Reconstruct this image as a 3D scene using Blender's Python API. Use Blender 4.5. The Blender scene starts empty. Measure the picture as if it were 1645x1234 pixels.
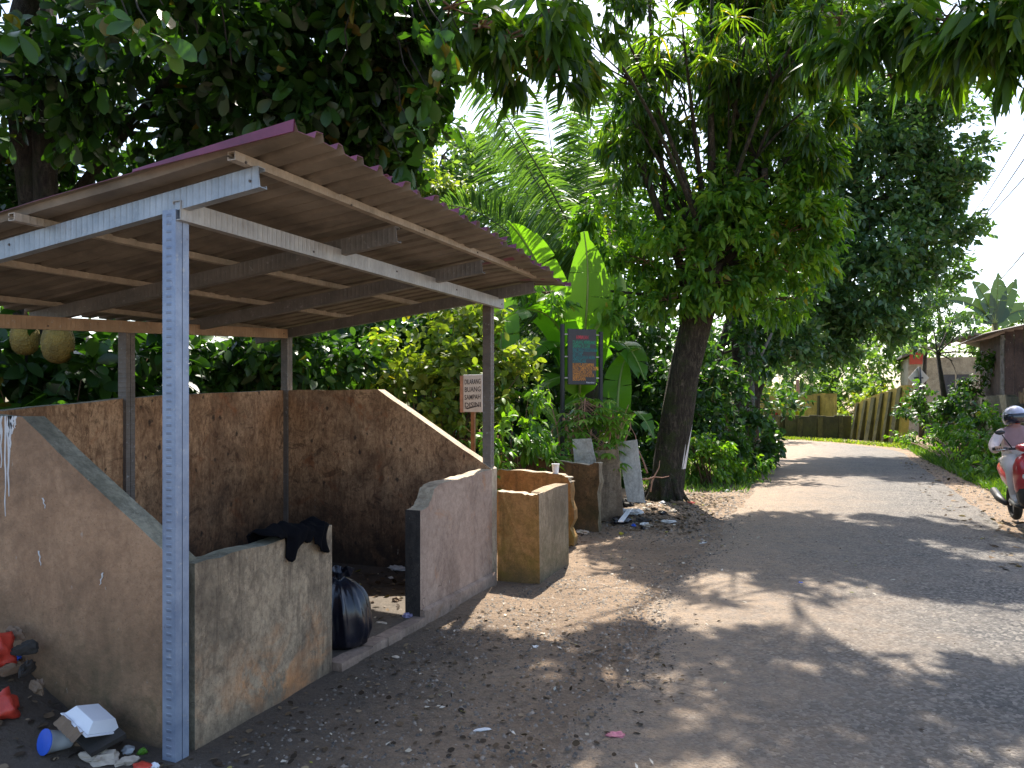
import bpy, bmesh, math, random
import numpy as np
from mathutils import Vector, Matrix

# ------------------------------------------------------------------ camera, sky, sun, exposure
scene = bpy.context.scene
COL = scene.collection
R = math.radians
F, CX, HY, CH, YAW = 1236.0, 822.5, 645.0, 1.55, R(22.0)      # focal length in photo pixels, horizon row, eye height

cam = bpy.data.cameras.new('camera')
cam_o = bpy.data.objects.new('camera', cam)
COL.objects.link(cam_o)
cam.sensor_width = 36.0
cam.lens = 36.0 * F / 1645.0
cam.shift_y = (HY - 617.0) / 1645.0
cam.clip_end = 900
cam.clip_start = 0.05
cam_o.location = (0, 0, CH)
cam_o.rotation_euler = (R(90), 0, YAW)
scene.camera = cam_o

SUN_EL, SUN_AZ = R(56.0), R(-14.5)                             # azimuth from +Y towards +X
SUN = np.array([math.sin(SUN_AZ) * math.cos(SUN_EL), math.cos(SUN_AZ) * math.cos(SUN_EL), math.sin(SUN_EL)])
world = bpy.data.worlds.new('World')
scene.world = world
world.use_nodes = True
wn = world.node_tree.nodes
bgn = wn['Background']
sky = wn.new('ShaderNodeTexSky')
sky.sky_type = 'NISHITA'
sky.sun_disc = False
sky.sun_elevation = SUN_EL
sky.sun_rotation = SUN_AZ % (2 * math.pi)
sky.air_density = 1.0
sky.dust_density = 2.2
sky.ozone_density = 1.0
world.node_tree.links.new(sky.outputs[0], bgn.inputs['Color'])
bgn.inputs['Strength'].default_value = 0.15

sl = bpy.data.lights.new('sun', 'SUN')
sl.energy = 5.0
sl.angle = R(0.55)
sl.color = (1.0, 0.93, 0.82)
sun_o = bpy.data.objects.new('sun', sl)
COL.objects.link(sun_o)
sun_o.rotation_euler = Vector(SUN).to_track_quat('Z', 'Y').to_euler()

scene.view_settings.view_transform = 'Standard'
scene.view_settings.look = 'None'
scene.view_settings.gamma = 1.0
scene.view_settings.exposure = 1.3
scene.cycles.max_bounces = 7
scene.cycles.transparent_max_bounces = 8

rnd = random.Random(11)
rng = np.random.default_rng(11)

# ------------------------------------------------------------------ photo pixel -> place
RV = (math.cos(YAW), math.sin(YAW))
FV = (-math.sin(YAW), math.cos(YAW))
def at(px, py, Z):
    """point seen at photo pixel px,py at depth Z metres"""
    X = (px - CX) / F * Z
    return Vector((RV[0] * X + FV[0] * Z, RV[1] * X + FV[1] * Z, CH - (py - HY) / F * Z))
def on_z(px, py, z=0.0):
    return at(px, py, (CH - z) * F / (py - HY))
def on_x(px, py, x):
    d = at(px, py, 1.0); t = x / d.x
    return at(px, py, t)
def on_y(px, py, y):
    d = at(px, py, 1.0); t = y / d.y
    return at(px, py, t)

def lin(r, g, b):
    f = lambda c: (c / 255 / 12.92) if c / 255 <= 0.04045 else ((c / 255 + 0.055) / 1.055) ** 2.4
    return (f(r), f(g), f(b), 1.0)

def nz(x, y, s=1.0, o=0.0):
    """cheap smooth value noise, about -1..1 (numpy or float)"""
    x = x * s + o; y = y * s - o * 0.7
    return (np.sin(x * 1.3 + 1.7 * np.sin(y * 0.9 + 0.5)) + np.sin(y * 1.7 + 1.3 * np.sin(x * 1.1 + 2.1)) + np.sin((x + y) * 2.3 + np.sin(x * 2.9 - y))) / 3.0

# ------------------------------------------------------------------ tags
def tag(o, label=None, cat=None, group=None, kind=None):
    if label: o['label'] = label
    if cat: o['category'] = cat
    if group: o['group'] = group
    if kind: o['kind'] = kind
    return o

def thing(name, loc, label, cat, group=None, rz=0.0):
    o = bpy.data.objects.new(name, None)
    o.empty_display_size = 0.2
    COL.objects.link(o)
    o.location = loc
    o.rotation_euler = (0, 0, rz)
    return tag(o, label, cat, group)

def link(name, me, parent=None, world_coords=True):
    o = bpy.data.objects.new(name, me)
    COL.objects.link(o)
    if parent:
        o.parent = parent
        if world_coords:
            base = Vector(parent.location)
            if parent.parent and parent.type == 'MESH':
                base = Vector((0, 0, 0))
            o.location = -base
    return o

def copy_tree(o, parent=None):
    c = o.copy(); COL.objects.link(c)
    if parent: c.parent = parent
    for ch in list(o.children):
        copy_tree(ch, c)
    return c

# ------------------------------------------------------------------ mesh builder
class MB:
    def __init__(s):
        s.v, s.f, s.m = [], [], []
    def add(s, vs, fs, mi=0):
        n = len(s.v)
        s.v += [tuple(p) for p in vs]
        s.f += [tuple(i + n for i in f) for f in fs]
        s.m += [mi] * len(fs)
        return s
    def box(s, a, b, mi=0):
        (x0, y0, z0), (x1, y1, z1) = a, b
        return s.add([(x0, y0, z0), (x1, y0, z0), (x1, y1, z0), (x0, y1, z0), (x0, y0, z1), (x1, y0, z1), (x1, y1, z1), (x0, y1, z1)],
                     [(0, 3, 2, 1), (4, 5, 6, 7), (0, 1, 5, 4), (1, 2, 6, 5), (2, 3, 7, 6), (3, 0, 4, 7)], mi)
    def prism(s, poly, a0, a1, axis, mi=0, mi_side=None):
        """poly of 2D points, extruded along axis ('x': points are (y,z); 'y': (x,z); 'z': (x,y))"""
        def P(p, a):
            return {'x': (a, p[0], p[1]), 'y': (p[0], a, p[1]), 'z': (p[0], p[1], a)}[axis]
        n = len(poly)
        vs = [P(p, a0) for p in poly] + [P(p, a1) for p in poly]
        k = len(s.f)
        s.add(vs, [tuple(range(n)), tuple(range(2 * n - 1, n - 1, -1))], mi)
        s.add(vs, [(i, i + n, (i + 1) % n + n, (i + 1) % n) for i in range(n)], mi if mi_side is None else mi_side)
        return s
    def beam(s, p, q, w, h, up=(0, 0, 1), mi=0):
        p, q = Vector(p), Vector(q)
        d = (q - p).normalized(); sd = d.cross(Vector(up)).normalized(); u = sd.cross(d)
        vs = []
        for c in (p, q):
            for a, b in ((-1, -1), (1, -1), (1, 1), (-1, 1)):
                vs.append(c + sd * (a * w / 2) + u * (b * h / 2))
        return s.add(vs, [(3, 2, 1, 0), (4, 5, 6, 7), (0, 1, 5, 4), (1, 2, 6, 5), (2, 3, 7, 6), (3, 0, 4, 7)], mi)
    def tube(s, pts, radii, n=8, mi=0, cap=True, wob=0.0):
        pts = [Vector(p) for p in pts]
        if not hasattr(radii, '__len__'): radii = [radii] * len(pts)
        ref = Vector((0.31, 0.17, 0.93))
        vs = []
        for i, p in enumerate(pts):
            d = (pts[min(i + 1, len(pts) - 1)] - pts[max(i - 1, 0)]).normalized()
            if abs(d.dot(ref)) > 0.97: ref = Vector((1, 0.2, 0.1))
            a = d.cross(ref).normalized(); b = d.cross(a)
            for k in range(n):
                t = 2 * math.pi * k / n
                r = radii[i] * (1 + (wob * math.sin(3 * t + i * 0.9) + wob * 0.7 * math.sin(5 * t - i * 1.7) if wob else 0))
                vs.append(p + a * (r * math.cos(t)) + b * (r * math.sin(t)))
        fs = []
        for i in range(len(pts) - 1):
            for k in range(n):
                fs.append((i * n + k, i * n + (k + 1) % n, (i + 1) * n + (k + 1) % n, (i + 1) * n + k))
        if cap:
            fs.append(tuple(range(n - 1, -1, -1)))
            fs.append(tuple(range((len(pts) - 1) * n, len(pts) * n)))
        return s.add(vs, fs, mi)
    def lathe(s, prof, c, n=14, mi=0, sx=1, sy=1):
        vs = []
        for r, z in prof:
            for k in range(n):
                t = 2 * math.pi * k / n
                vs.append((c[0] + r * sx * math.cos(t), c[1] + r * sy * math.sin(t), c[2] + z))
        fs = [(i * n + k, i * n + (k + 1) % n, (i + 1) * n + (k + 1) % n, (i + 1) * n + k) for i in range(len(prof) - 1) for k in range(n)]
        fs += [tuple(range(n - 1, -1, -1)), tuple(range((len(prof) - 1) * n, len(prof) * n))]
        return s.add(vs, fs, mi)
    def mesh(s, name, mats, smooth=False):
        me = bpy.data.meshes.new(name)
        me.from_pydata(s.v, [], s.f)
        for m in (mats if isinstance(mats, (list, tuple)) else [mats]): me.materials.append(m)
        me.polygons.foreach_set('material_index', s.m)
        if smooth: me.polygons.foreach_set('use_smooth', [True] * len(s.f))
        me.update()
        return me
    def build(s, name, mats, parent=None, smooth=False, bevel=0.0, local=False):
        o = link(name, s.mesh(name, mats, smooth), parent, not local)
        if bevel:
            b = o.modifiers.new('bevel', 'BEVEL'); b.width = bevel; b.segments = 1; b.limit_method = 'ANGLE'; b.angle_limit = R(40)
        return o

def bez(pts, n):
    pts = [Vector(p) for p in pts]
    out = []
    for i in range(n + 1):
        t = i / n; q = pts[:]
        while len(q) > 1: q = [q[j].lerp(q[j + 1], t) for j in range(len(q) - 1)]
        out.append(q[0])
    return out

# ------------------------------------------------------------------ materials
MATS = {}
def new_mat(name):
    m = bpy.data.materials.new(name); m.use_nodes = True
    nt = m.node_tree
    MATS[name] = m
    return m, nt, nt.nodes, nt.links, nt.nodes['Principled BSDF']

def ramp(nt, fac, stops, interp='LINEAR'):
    n = nt.nodes.new('ShaderNodeValToRGB'); n.color_ramp.interpolation = interp
    e = n.color_ramp.elements
    while len(e) < len(stops): e.new(0.5)
    for i, (p, c) in enumerate(stops): e[i].position = p; e[i].color = c
    if fac is not None: nt.links.new(fac, n.inputs[0])
    return n.outputs[0]
def noise(nt, vec, scale, detail=5, rough=0.6, dist=0.0):
    n = nt.nodes.new('ShaderNodeTexNoise'); n.inputs['Scale'].default_value = scale; n.inputs['Detail'].default_value = detail
    n.inputs['Roughness'].default_value = rough; n.inputs['Distortion'].default_value = dist
    if vec is not None: nt.links.new(vec, n.inputs['Vector'])
    return n.outputs[0]
def vor(nt, vec, scale, feat='F1', out='Distance'):
    n = nt.nodes.new('ShaderNodeTexVoronoi'); n.feature = feat; n.inputs['Scale'].default_value = scale
    if vec is not None: nt.links.new(vec, n.inputs['Vector'])
    return n.outputs[out]
def mixc(nt, fac, a, b, mode='MIX'):
    n = nt.nodes.new('ShaderNodeMix'); n.data_type = 'RGBA'; n.blend_type = mode
    for i, v in ((0, fac), (6, a), (7, b)):
        if hasattr(v, 'is_output'): nt.links.new(v, n.inputs[i])
        else: n.inputs[i].default_value = v
    return n.outputs[2]
def math_(nt, op, a, b=0.0, clamp=False):
    n = nt.nodes.new('ShaderNodeMath'); n.operation = op; n.use_clamp = clamp
    for i, v in ((0, a), (1, b)):
        if hasattr(v, 'is_output'): nt.links.new(v, n.inputs[i])
        else: n.inputs[i].default_value = v
    return n.outputs[0]
def mapr(nt, v, a, b, c=0.0, d=1.0):
    n = nt.nodes.new('ShaderNodeMapRange'); n.clamp = True
    nt.links.new(v, n.inputs[0])
    for i, x in enumerate((a, b, c, d)): n.inputs[i + 1].default_value = x
    return n.outputs[0]
def objco(nt, scale=None):
    o = nt.nodes.new('ShaderNodeTexCoord').outputs['Object']
    if scale:
        m = nt.nodes.new('ShaderNodeMapping'); m.inputs['Scale'].default_value = scale
        nt.links.new(o, m.inputs[0]); return m.outputs[0]
    return o
def sep(nt, v):
    n = nt.nodes.new('ShaderNodeSeparateXYZ'); nt.links.new(v, n.inputs[0]); return n.outputs
def bump(nt, h, strength, dist, bsdf):
    n = nt.nodes.new('ShaderNodeBump'); n.inputs['Strength'].default_value = strength; n.inputs['Distance'].default_value = dist
    nt.links.new(h, n.inputs['Height']); nt.links.new(n.outputs[0], bsdf.inputs['Normal'])

def simple(name, c, rough=0.6, metal=0.0, var=0.25, vs=6.0, bmp=0.0, spec=None, coat=0.0):
    m, nt, N, Lk, b = new_mat(name)
    co = objco(nt)
    n = noise(nt, co, vs, 6, 0.65)
    dk = tuple(x * (1 - var) for x in c[:3]) + (1,); lt = tuple(min(1, x * (1 + var)) for x in c[:3]) + (1,)
    Lk.new(ramp(nt, n, [(0.3, dk), (0.7, lt)]), b.inputs['Base Color'])
    b.inputs['Roughness'].default_value = rough; b.inputs['Metallic'].default_value = metal
    if spec is not None: b.inputs['Specular IOR Level'].default_value = spec
    if coat: b.inputs['Coat Weight'].default_value = coat
    if bmp: bump(nt, noise(nt, co, vs * 4, 6), bmp, 0.01, b)
    return m

def leaf_mat(name, dark, mid, light, odd=None, trans=0.4, rough=0.42, spec=0.5):
    """leaf: colour differs leaf by leaf (attribute 'tint'), light shines through the blade"""
    m, nt, N, Lk, b = new_mat(name)
    a = N.new('ShaderNodeAttribute'); a.attribute_name = 'tint'
    stops = [(0.0, dark + (1,)), (0.45, mid + (1,)), (0.88, light + (1,))]
    if odd: stops += [(0.955, light + (1,)), (0.97, odd + (1,))]
    c = ramp(nt, a.outputs['Fac'], stops)
    Lk.new(c, b.inputs['Base Color'])
    b.inputs['Roughness'].default_value = rough
    b.inputs['Specular IOR Level'].default_value = spec
    t = N.new('ShaderNodeBsdfTranslucent')
    Lk.new(mixc(nt, 1.0, c, (1.55, 1.7, 0.35, 1), 'MULTIPLY'), t.inputs['Color'])
    mx = N.new('ShaderNodeMixShader'); mx.inputs[0].default_value = trans
    Lk.new(b.outputs[0], mx.inputs[1]); Lk.new(t.outputs[0], mx.inputs[2])
    Lk.new(mx.outputs[0], N['Material Output'].inputs['Surface'])
    return m

def plaster(name, c1, c2, stain, soot=None, soot_h=(0.1, 1.0), moss=None, moss_h=(0.0, 0.5), orange=None, streak=0.5, dirt_h=0.25, crack=0.6, orange_h=None, smear=0.0):
    """old cement render: mottled, streaked with drips, sooty or mossy low down, worn"""
    m, nt, N, Lk, b = new_mat(name)
    co = objco(nt)
    c = ramp(nt, noise(nt, co, 2.2, 8, 0.7), [(0.32, c1), (0.68, c2)])
    c = mixc(nt, mapr(nt, noise(nt, co, 26, 6, 0.8), 0.42, 0.68, 0, 0.6), c, stain)
    c = mixc(nt, mapr(nt, noise(nt, objco(nt, (1, 1, 0.55)), 6.5, 7, 0.72, 0.8), 0.5, 0.66, 0, 0.55), c, stain)
    c = mixc(nt, mapr(nt, noise(nt, co, 1.4, 6, 0.7, 0.5), 0.48, 0.62, 0, 0.5), c, tuple(x * 0.55 for x in stain[:3]) + (1,))
    # drips: noise stretched along z
    dr = noise(nt, objco(nt, (9, 9, 0.9)), 1.0, 6, 0.7)
    c = mixc(nt, mapr(nt, dr, 0.53, 0.7, 0, streak), c, stain)
    if orange:
        o = noise(nt, co, 3.1, 7, 0.72, 0.7)
        of = mapr(nt, o, 0.58, 0.66, 0, 0.6)
        if orange_h:
            zo = math_(nt, 'ADD', sep(nt, co)[2], math_(nt, 'MULTIPLY', math_(nt, 'SUBTRACT', noise(nt, co, 4, 6, 0.7), 0.5), 0.5))
            of = math_(nt, 'MULTIPLY', math_(nt, 'MULTIPLY', mapr(nt, o, 0.44, 0.54, 0, 0.85), mapr(nt, noise(nt, co, 1.5, 3, 0.5), 0.42, 0.56)), mapr(nt, zo, orange_h[1], orange_h[0]))
        c = mixc(nt, of, c, orange)
    if smear:                                                     # sweeping trowel and hand marks
        sm = noise(nt, objco(nt, (1.2, 1.2, 0.45)), 13, 7, 0.8, 2.2)
        c = mixc(nt, mapr(nt, sm, 0.5, 0.58, 0, smear), c, stain)
        c = mixc(nt, mapr(nt, noise(nt, co, 4.5, 7, 0.75, 1.5), 0.56, 0.63, 0, smear), c, tuple(x * 0.4 for x in stain[:3]) + (1,))
    z = sep(nt, co)[2]
    if soot:
        zz = math_(nt, 'ADD', z, math_(nt, 'MULTIPLY', math_(nt, 'SUBTRACT', noise(nt, co, 3.0, 7, 0.7, 0.6), 0.5), 1.5))
        c = mixc(nt, mapr(nt, zz, soot_h[1], soot_h[0], 0, 0.93), c, soot)
        # small splashes
        sp = vor(nt, objco(nt, (1, 1, 0.6)), 9.0)
        sp = math_(nt, 'ADD', sp, math_(nt, 'MULTIPLY', noise(nt, co, 14, 5, 0.7), 0.6))
        c = mixc(nt, mapr(nt, sp, 0.45, 0.36, 0, 0.8), c, soot)
    if moss:
        zz = math_(nt, 'ADD', z, math_(nt, 'MULTIPLY', math_(nt, 'SUBTRACT', noise(nt, co, 5.0, 7, 0.7), 0.5), 0.9))
        c = mixc(nt, math_(nt, 'MULTIPLY', mapr(nt, zz, moss_h[1], moss_h[0], 0, 0.9), mapr(nt, noise(nt, co, 8, 7, 0.8, 0.5), 0.36, 0.6, 0.25, 1.0)), c, moss)
    c = mixc(nt, mapr(nt, math_(nt, 'ADD', z, math_(nt, 'MULTIPLY', noise(nt, co, 9, 5), 0.25)), dirt_h, 0.1, 0, 0.6), c, (0.07, 0.055, 0.04, 1))
    # pits, hairline cracks
    c = mixc(nt, mapr(nt, vor(nt, co, 38), 0.16, 0.08, 0, 0.45), c, tuple(x * 0.45 for x in stain[:3]) + (1,))
    cw = N.new('ShaderNodeVectorMath'); cw.operation = 'ADD'
    wn_ = N.new('ShaderNodeTexNoise'); wn_.inputs['Scale'].default_value = 5.0; Lk.new(co, wn_.inputs['Vector']); Lk.new(co, cw.inputs[0]); Lk.new(wn_.outputs['Color'], cw.inputs[1])
    c = mixc(nt, math_(nt, 'MULTIPLY', mapr(nt, vor(nt, cw.outputs[0], 2.3, 'DISTANCE_TO_EDGE'), 0.012, 0.003, 0, crack), mapr(nt, noise(nt, co, 1.7, 3), 0.5, 0.6)), c, tuple(x * 0.3 for x in stain[:3]) + (1,))
    # pale scratches / lime flecks
    fl = noise(nt, objco(nt, (30, 30, 12)), 1.0, 3, 0.6)
    c = mixc(nt, mapr(nt, fl, 0.7, 0.76, 0, 0.45), c, (0.5, 0.46, 0.4, 1))
    Lk.new(c, b.inputs['Base Color'])
    b.inputs['Roughness'].default_value = 0.88
    h = math_(nt, 'ADD', noise(nt, co, 40, 6, 0.7), math_(nt, 'MULTIPLY', noise(nt, co, 6, 5, 0.6), 1.4))
    bump(nt, h, 0.55, 0.012, b)
    return m

def galv(name, c1, c2, rust=0.5, emb='y', rough=0.5, metal=0.55, mid=None):
    """galvanised channel with pressed ribs across it and spots of rust"""
    m, nt, N, Lk, b = new_mat(name)
    co = objco(nt)
    c = ramp(nt, noise(nt, co, 7, 6, 0.65), [(0.3, c1), (0.7, c2)])
    c = mixc(nt, mapr(nt, noise(nt, co, 30, 4, 0.7), 0.6, 0.72, 0, 0.6), c, (0.5, 0.5, 0.5, 1))
    c = mixc(nt, mapr(nt, noise(nt, co, 16, 6, 0.75), 0.62, 0.7, 0, rust), c, (0.1, 0.045, 0.02, 1))
    Lk.new(c, b.inputs['Base Color'])
    b.inputs['Roughness'].default_value = rough; b.inputs['Metallic'].default_value = metal
    w = N.new('ShaderNodeTexWave'); w.wave_type = 'BANDS'; w.bands_direction = emb.upper(); w.inputs['Scale'].default_value = 9.0
    w.inputs['Distortion'].default_value = 0.0
    Lk.new(co, w.inputs['Vector'])
    s = mapr(nt, w.outputs['Fac'], 0.6, 0.9)
    if mid is not None:
        s = math_(nt, 'MULTIPLY', s, mapr(nt, math_(nt, 'ABSOLUTE', math_(nt, 'SUBTRACT', sep(nt, co)[0], mid)), 0.017, 0.012))
        c = mixc(nt, math_(nt, 'MULTIPLY', s, 0.3), c, (0.08, 0.09, 0.12, 1)); Lk.new(c, b.inputs['Base Color'])
    bump(nt, math_(nt, 'ADD', math_(nt, 'MULTIPLY', s, 0.35), math_(nt, 'MULTIPLY', noise(nt, co, 12, 4), 0.6)), 0.6, 0.006, b)
    return m

def bark(name, dark, mid, pale, moss, moss_amt=0.5):
    """fissured bark: long ridges, flaky patches, moss in clumps"""
    m, nt, N, Lk, b = new_mat(name)
    co = objco(nt); st = objco(nt, (1, 1, 0.22))
    n1 = noise(nt, st, 22, 7, 0.75, 0.6)
    c = ramp(nt, n1, [(0.34, dark), (0.52, mid), (0.72, pale)])
    c = mixc(nt, mapr(nt, noise(nt, co, 7, 6, 0.75), 0.58, 0.68, 0, 0.55), c, tuple(min(1, x * 1.5) for x in pale[:3]) + (1,))
    c = mixc(nt, mapr(nt, noise(nt, co, 3.2, 7, 0.75), 0.50, 0.60, 0, moss_amt), c, moss)
    c = mixc(nt, mapr(nt, noise(nt, co, 45, 4, 0.7), 0.55, 0.7, 0, 0.5), c, dark)
    Lk.new(c, b.inputs['Base Color']); b.inputs['Roughness'].default_value = 0.95
    bump(nt, math_(nt, 'ADD', math_(nt, 'MULTIPLY', n1, 2.0), noise(nt, co, 50, 5, 0.7)), 1.0, 0.03, b)
    return m
# ------------------------------------------------------------------ material set
M_wall_out = plaster('wall_outside', lin(172, 134, 102), lin(190, 152, 118), lin(136, 104, 78), moss=(0.055, 0.055, 0.024, 1), moss_h=(-0.05, 0.62), streak=0.3, crack=0.0)
M_wall_front = plaster('wall_front', lin(146, 130, 106), lin(190, 166, 136), lin(78, 64, 52), orange=lin(206, 140, 84), orange_h=(0.10, 0.42), streak=0.95, smear=0.25, crack=0.3)
M_wall_front2 = plaster('wall_front_far', lin(162, 138, 122), lin(186, 162, 144), lin(122, 100, 86), orange=lin(172, 122, 82), streak=0.45)
M_wall_in = plaster('wall_inside', lin(196, 148, 106), lin(222, 178, 136), lin(104, 68, 44), soot=(0.016, 0.011, 0.009, 1), soot_h=(0.15, 1.05), orange=lin(160, 92, 50), streak=0.7, smear=0.6, crack=0.3)
M_black = plaster('wall_sooted_end', lin(40, 37, 36), lin(82, 74, 68), lin(20, 19, 18), streak=0.5)
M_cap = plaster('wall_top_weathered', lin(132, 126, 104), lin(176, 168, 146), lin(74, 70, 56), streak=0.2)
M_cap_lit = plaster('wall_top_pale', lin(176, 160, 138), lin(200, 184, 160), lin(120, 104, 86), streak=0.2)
M_bin = plaster('bin_wall', lin(186, 126, 74), lin(214, 160, 100), lin(84, 58, 32), moss=(0.20, 0.135, 0.016, 1), moss_h=(-0.1, 1.1), orange=lin(150, 84, 44), streak=0.5)
M_bin_dark = plaster('bin_wall_dark', lin(112, 86, 56), lin(148, 112, 74), lin(40, 31, 20), moss=(0.05, 0.04, 0.012, 1), moss_h=(0.2, 1.1), streak=0.6)  # darker tone for the far and back bay walls
M_bin_road = plaster('bin_wall_roadside', lin(158, 136, 108), lin(178, 156, 128), lin(104, 84, 60), moss=(0.09, 0.08, 0.03, 1), moss_h=(0.0, 0.7), streak=0.4)
M_slab = plaster('floor_cement', lin(92, 82, 72), lin(118, 106, 92), lin(40, 34, 30), streak=0.1, dirt_h=0.9)
M_post = galv('galvanised_post', lin(120, 134, 158), lin(158, 170, 190), 0.35, 'z', 0.5, 0.45, -2.625)
M_post_side = simple('post_side_lit', (0.52, 0.48, 0.41, 1), 0.7, 0.0, 0.3, 14, 0.2)  # paler cream stands for light falling on the roadward post faces
M_post_dull = galv('galvanised_post_dull', lin(104, 96, 90), lin(132, 122, 114), 0.75, 'z', 0.6, 0.3)
M_beam = galv('galvanised_beam', lin(150, 148, 146), lin(186, 184, 180), 0.3, 'y', 0.5, 0.4)
M_beam_back = galv('galvanised_beam_aged', lin(150, 122, 96), lin(184, 154, 124), 0.6, 'y', 0.6, 0.15)
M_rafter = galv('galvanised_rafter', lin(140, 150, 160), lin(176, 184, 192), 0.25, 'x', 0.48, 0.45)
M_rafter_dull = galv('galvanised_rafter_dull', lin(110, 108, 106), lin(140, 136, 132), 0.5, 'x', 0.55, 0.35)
M_purlin = galv('batten_steel', lin(150, 138, 122), lin(188, 174, 156), 0.45, 'y', 0.55, 0.2)
M_sheet = simple('roof_underside', (0.205, 0.172, 0.135, 1), 0.6, 0.15, 0.4, 3.5, 0.15)
M_sheet_top = simple('roof_maroon_paint', (0.16, 0.03, 0.07, 1), 0.5, 0.0, 0.35, 5)
M_screw = simple('screw_steel', (0.12, 0.1, 0.09, 1), 0.5, 0.6)
M_wood = simple('sign_wood', (0.26, 0.13, 0.06, 1), 0.75, 0, 0.3, 12, 0.3)
M_wood_red = simple('sign_batten', (0.42, 0.22, 0.14, 1), 0.75, 0, 0.25, 12, 0.3)
M_white_print = simple('sign_white_sheet', (0.62, 0.61, 0.58, 1), 0.6, 0, 0.12, 9)
M_ink = simple('sign_ink', (0.07, 0.07, 0.075, 1), 0.7)
M_dark_panel = simple('banner_dark', (0.045, 0.045, 0.05, 1), 0.55, 0, 0.2, 4)
M_green_ink = simple('banner_green', (0.03, 0.30, 0.17, 1), 0.6)
M_teal_ink = simple('banner_teal', (0.02, 0.20, 0.21, 1), 0.6)
M_orange_ink = simple('banner_orange', (0.62, 0.24, 0.035, 1), 0.6)
M_red_ink = simple('banner_red', (0.6, 0.06, 0.08, 1), 0.6)
M_pale_ink = simple('banner_pale', (0.5, 0.5, 0.55, 1), 0.6)
M_sign_post = simple('black_pipe', (0.025, 0.027, 0.03, 1), 0.45, 0.2)
M_board = plaster('weathered_board', lin(202, 198, 190), lin(222, 216, 206), lin(146, 138, 126), streak=0.6, smear=0.3)
M_board_brown = plaster('weathered_board_brown', lin(150, 128, 104), lin(176, 152, 126), lin(98, 78, 60), streak=0.7, smear=0.3)
M_bark = bark('bark_mossy', (0.012, 0.010, 0.007, 1), (0.05, 0.038, 0.026, 1), (0.17, 0.14, 0.105, 1), (0.04, 0.055, 0.010, 1), 0.8)
M_bark_pale = bark('bark_pale', (0.09, 0.08, 0.065, 1), (0.22, 0.20, 0.17, 1), (0.36, 0.33, 0.29, 1), (0.10, 0.12, 0.05, 1), 0.3)
M_bark_dark = bark('bark_dark', (0.012, 0.010, 0.008, 1), (0.05, 0.04, 0.03, 1), (0.12, 0.10, 0.075, 1), (0.03, 0.04, 0.012, 1), 0.5)
M_twig = simple('twig_bark', (0.13, 0.075, 0.04, 1), 0.85, 0, 0.35, 9, 0.3)
M_bag = simple('black_bin_bag', (0.008, 0.009, 0.016, 1), 0.25, 0, 0.2, 8, 0.0, 0.7)
M_cloth = simple('black_cloth', (0.0035, 0.0035, 0.005, 1), 0.95, 0, 0.2, 20, 0.15, 0.1)
M_foam = simple('white_foam', (0.78, 0.79, 0.82, 1), 0.5, 0, 0.04, 6)
M_redplastic = simple('red_plastic', (0.52, 0.05, 0.03, 1), 0.4, 0, 0.25, 8)
M_blueplastic = simple('blue_plastic', (0.02, 0.10, 0.55, 1), 0.35, 0, 0.2, 8)
M_tissue = simple('crumpled_paper', (0.45, 0.38, 0.30, 1), 0.85, 0, 0.25, 14)
M_whitelit = simple('white_litter', (0.62, 0.61, 0.60, 1), 0.7, 0, 0.15, 14)
M_pink = simple('pink_wrapper', (0.50, 0.16, 0.20, 1), 0.5, 0, 0.35, 20)
M_card = simple('brown_card', (0.18, 0.12, 0.075, 1), 0.85, 0, 0.4, 6, 0.2)
M_grime = simple('dark_grime', (0.03, 0.026, 0.022, 1), 0.85, 0, 0.5, 10, 0.3)
M_jack = simple('jackfruit_skin', (0.20, 0.14, 0.025, 1), 0.75, 0, 0.6, 7)
def jack_bump():
    nt = M_jack.node_tree; b = nt.nodes['Principled BSDF']
    bump(nt, vor(nt, objco(nt), 60), 0.8, 0.01, b)
jack_bump()

def clear_plastic():
    m, nt, N, Lk, b = new_mat('clear_plastic')
    b.inputs['Base Color'].default_value = (0.8, 0.85, 0.88, 1)
    b.inputs['Roughness'].default_value = 0.25
    t = N.new('ShaderNodeBsdfTransparent'); mx = N.new('ShaderNodeMixShader'); mx.inputs[0].default_value = 0.45
    Lk.new(b.outputs[0], mx.inputs[1]); Lk.new(t.outputs[0], mx.inputs[2]); Lk.new(mx.outputs[0], N['Material Output'].inputs['Surface'])
    return m
M_clear = clear_plastic()

# foliage
L_jack = leaf_mat('leaf_jackfruit', (0.012, 0.034, 0.010), (0.028, 0.075, 0.015), (0.055, 0.14, 0.02), (0.16, 0.13, 0.02), 0.38, 0.36)
L_mango = leaf_mat('leaf_mango', (0.026, 0.066, 0.014), (0.060, 0.13, 0.018), (0.15, 0.235, 0.024), (0.30, 0.24, 0.03), 0.55, 0.34)
L_sprout = leaf_mat('leaf_sprout', (0.045, 0.125, 0.02), (0.11, 0.235, 0.026), (0.23, 0.36, 0.04), (0.34, 0.28, 0.03), 0.45, 0.42)
L_far = leaf_mat('leaf_far_dark', (0.045, 0.10, 0.042), (0.08, 0.16, 0.065), (0.15, 0.25, 0.09), None, 0.38, 0.3)
L_light = leaf_mat('leaf_far_light', (0.07, 0.14, 0.045), (0.13, 0.22, 0.07), (0.22, 0.32, 0.10), (0.3, 0.28, 0.06), 0.4, 0.5)
L_yel = leaf_mat('leaf_yellowish', (0.07, 0.13, 0.02), (0.16, 0.22, 0.035), (0.30, 0.33, 0.07), (0.42, 0.34, 0.04), 0.45, 0.5)
L_under = leaf_mat('leaf_understorey', (0.018, 0.048, 0.014), (0.04, 0.10, 0.02), (0.08, 0.18, 0.03), (0.2, 0.2, 0.03), 0.35, 0.4)
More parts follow.
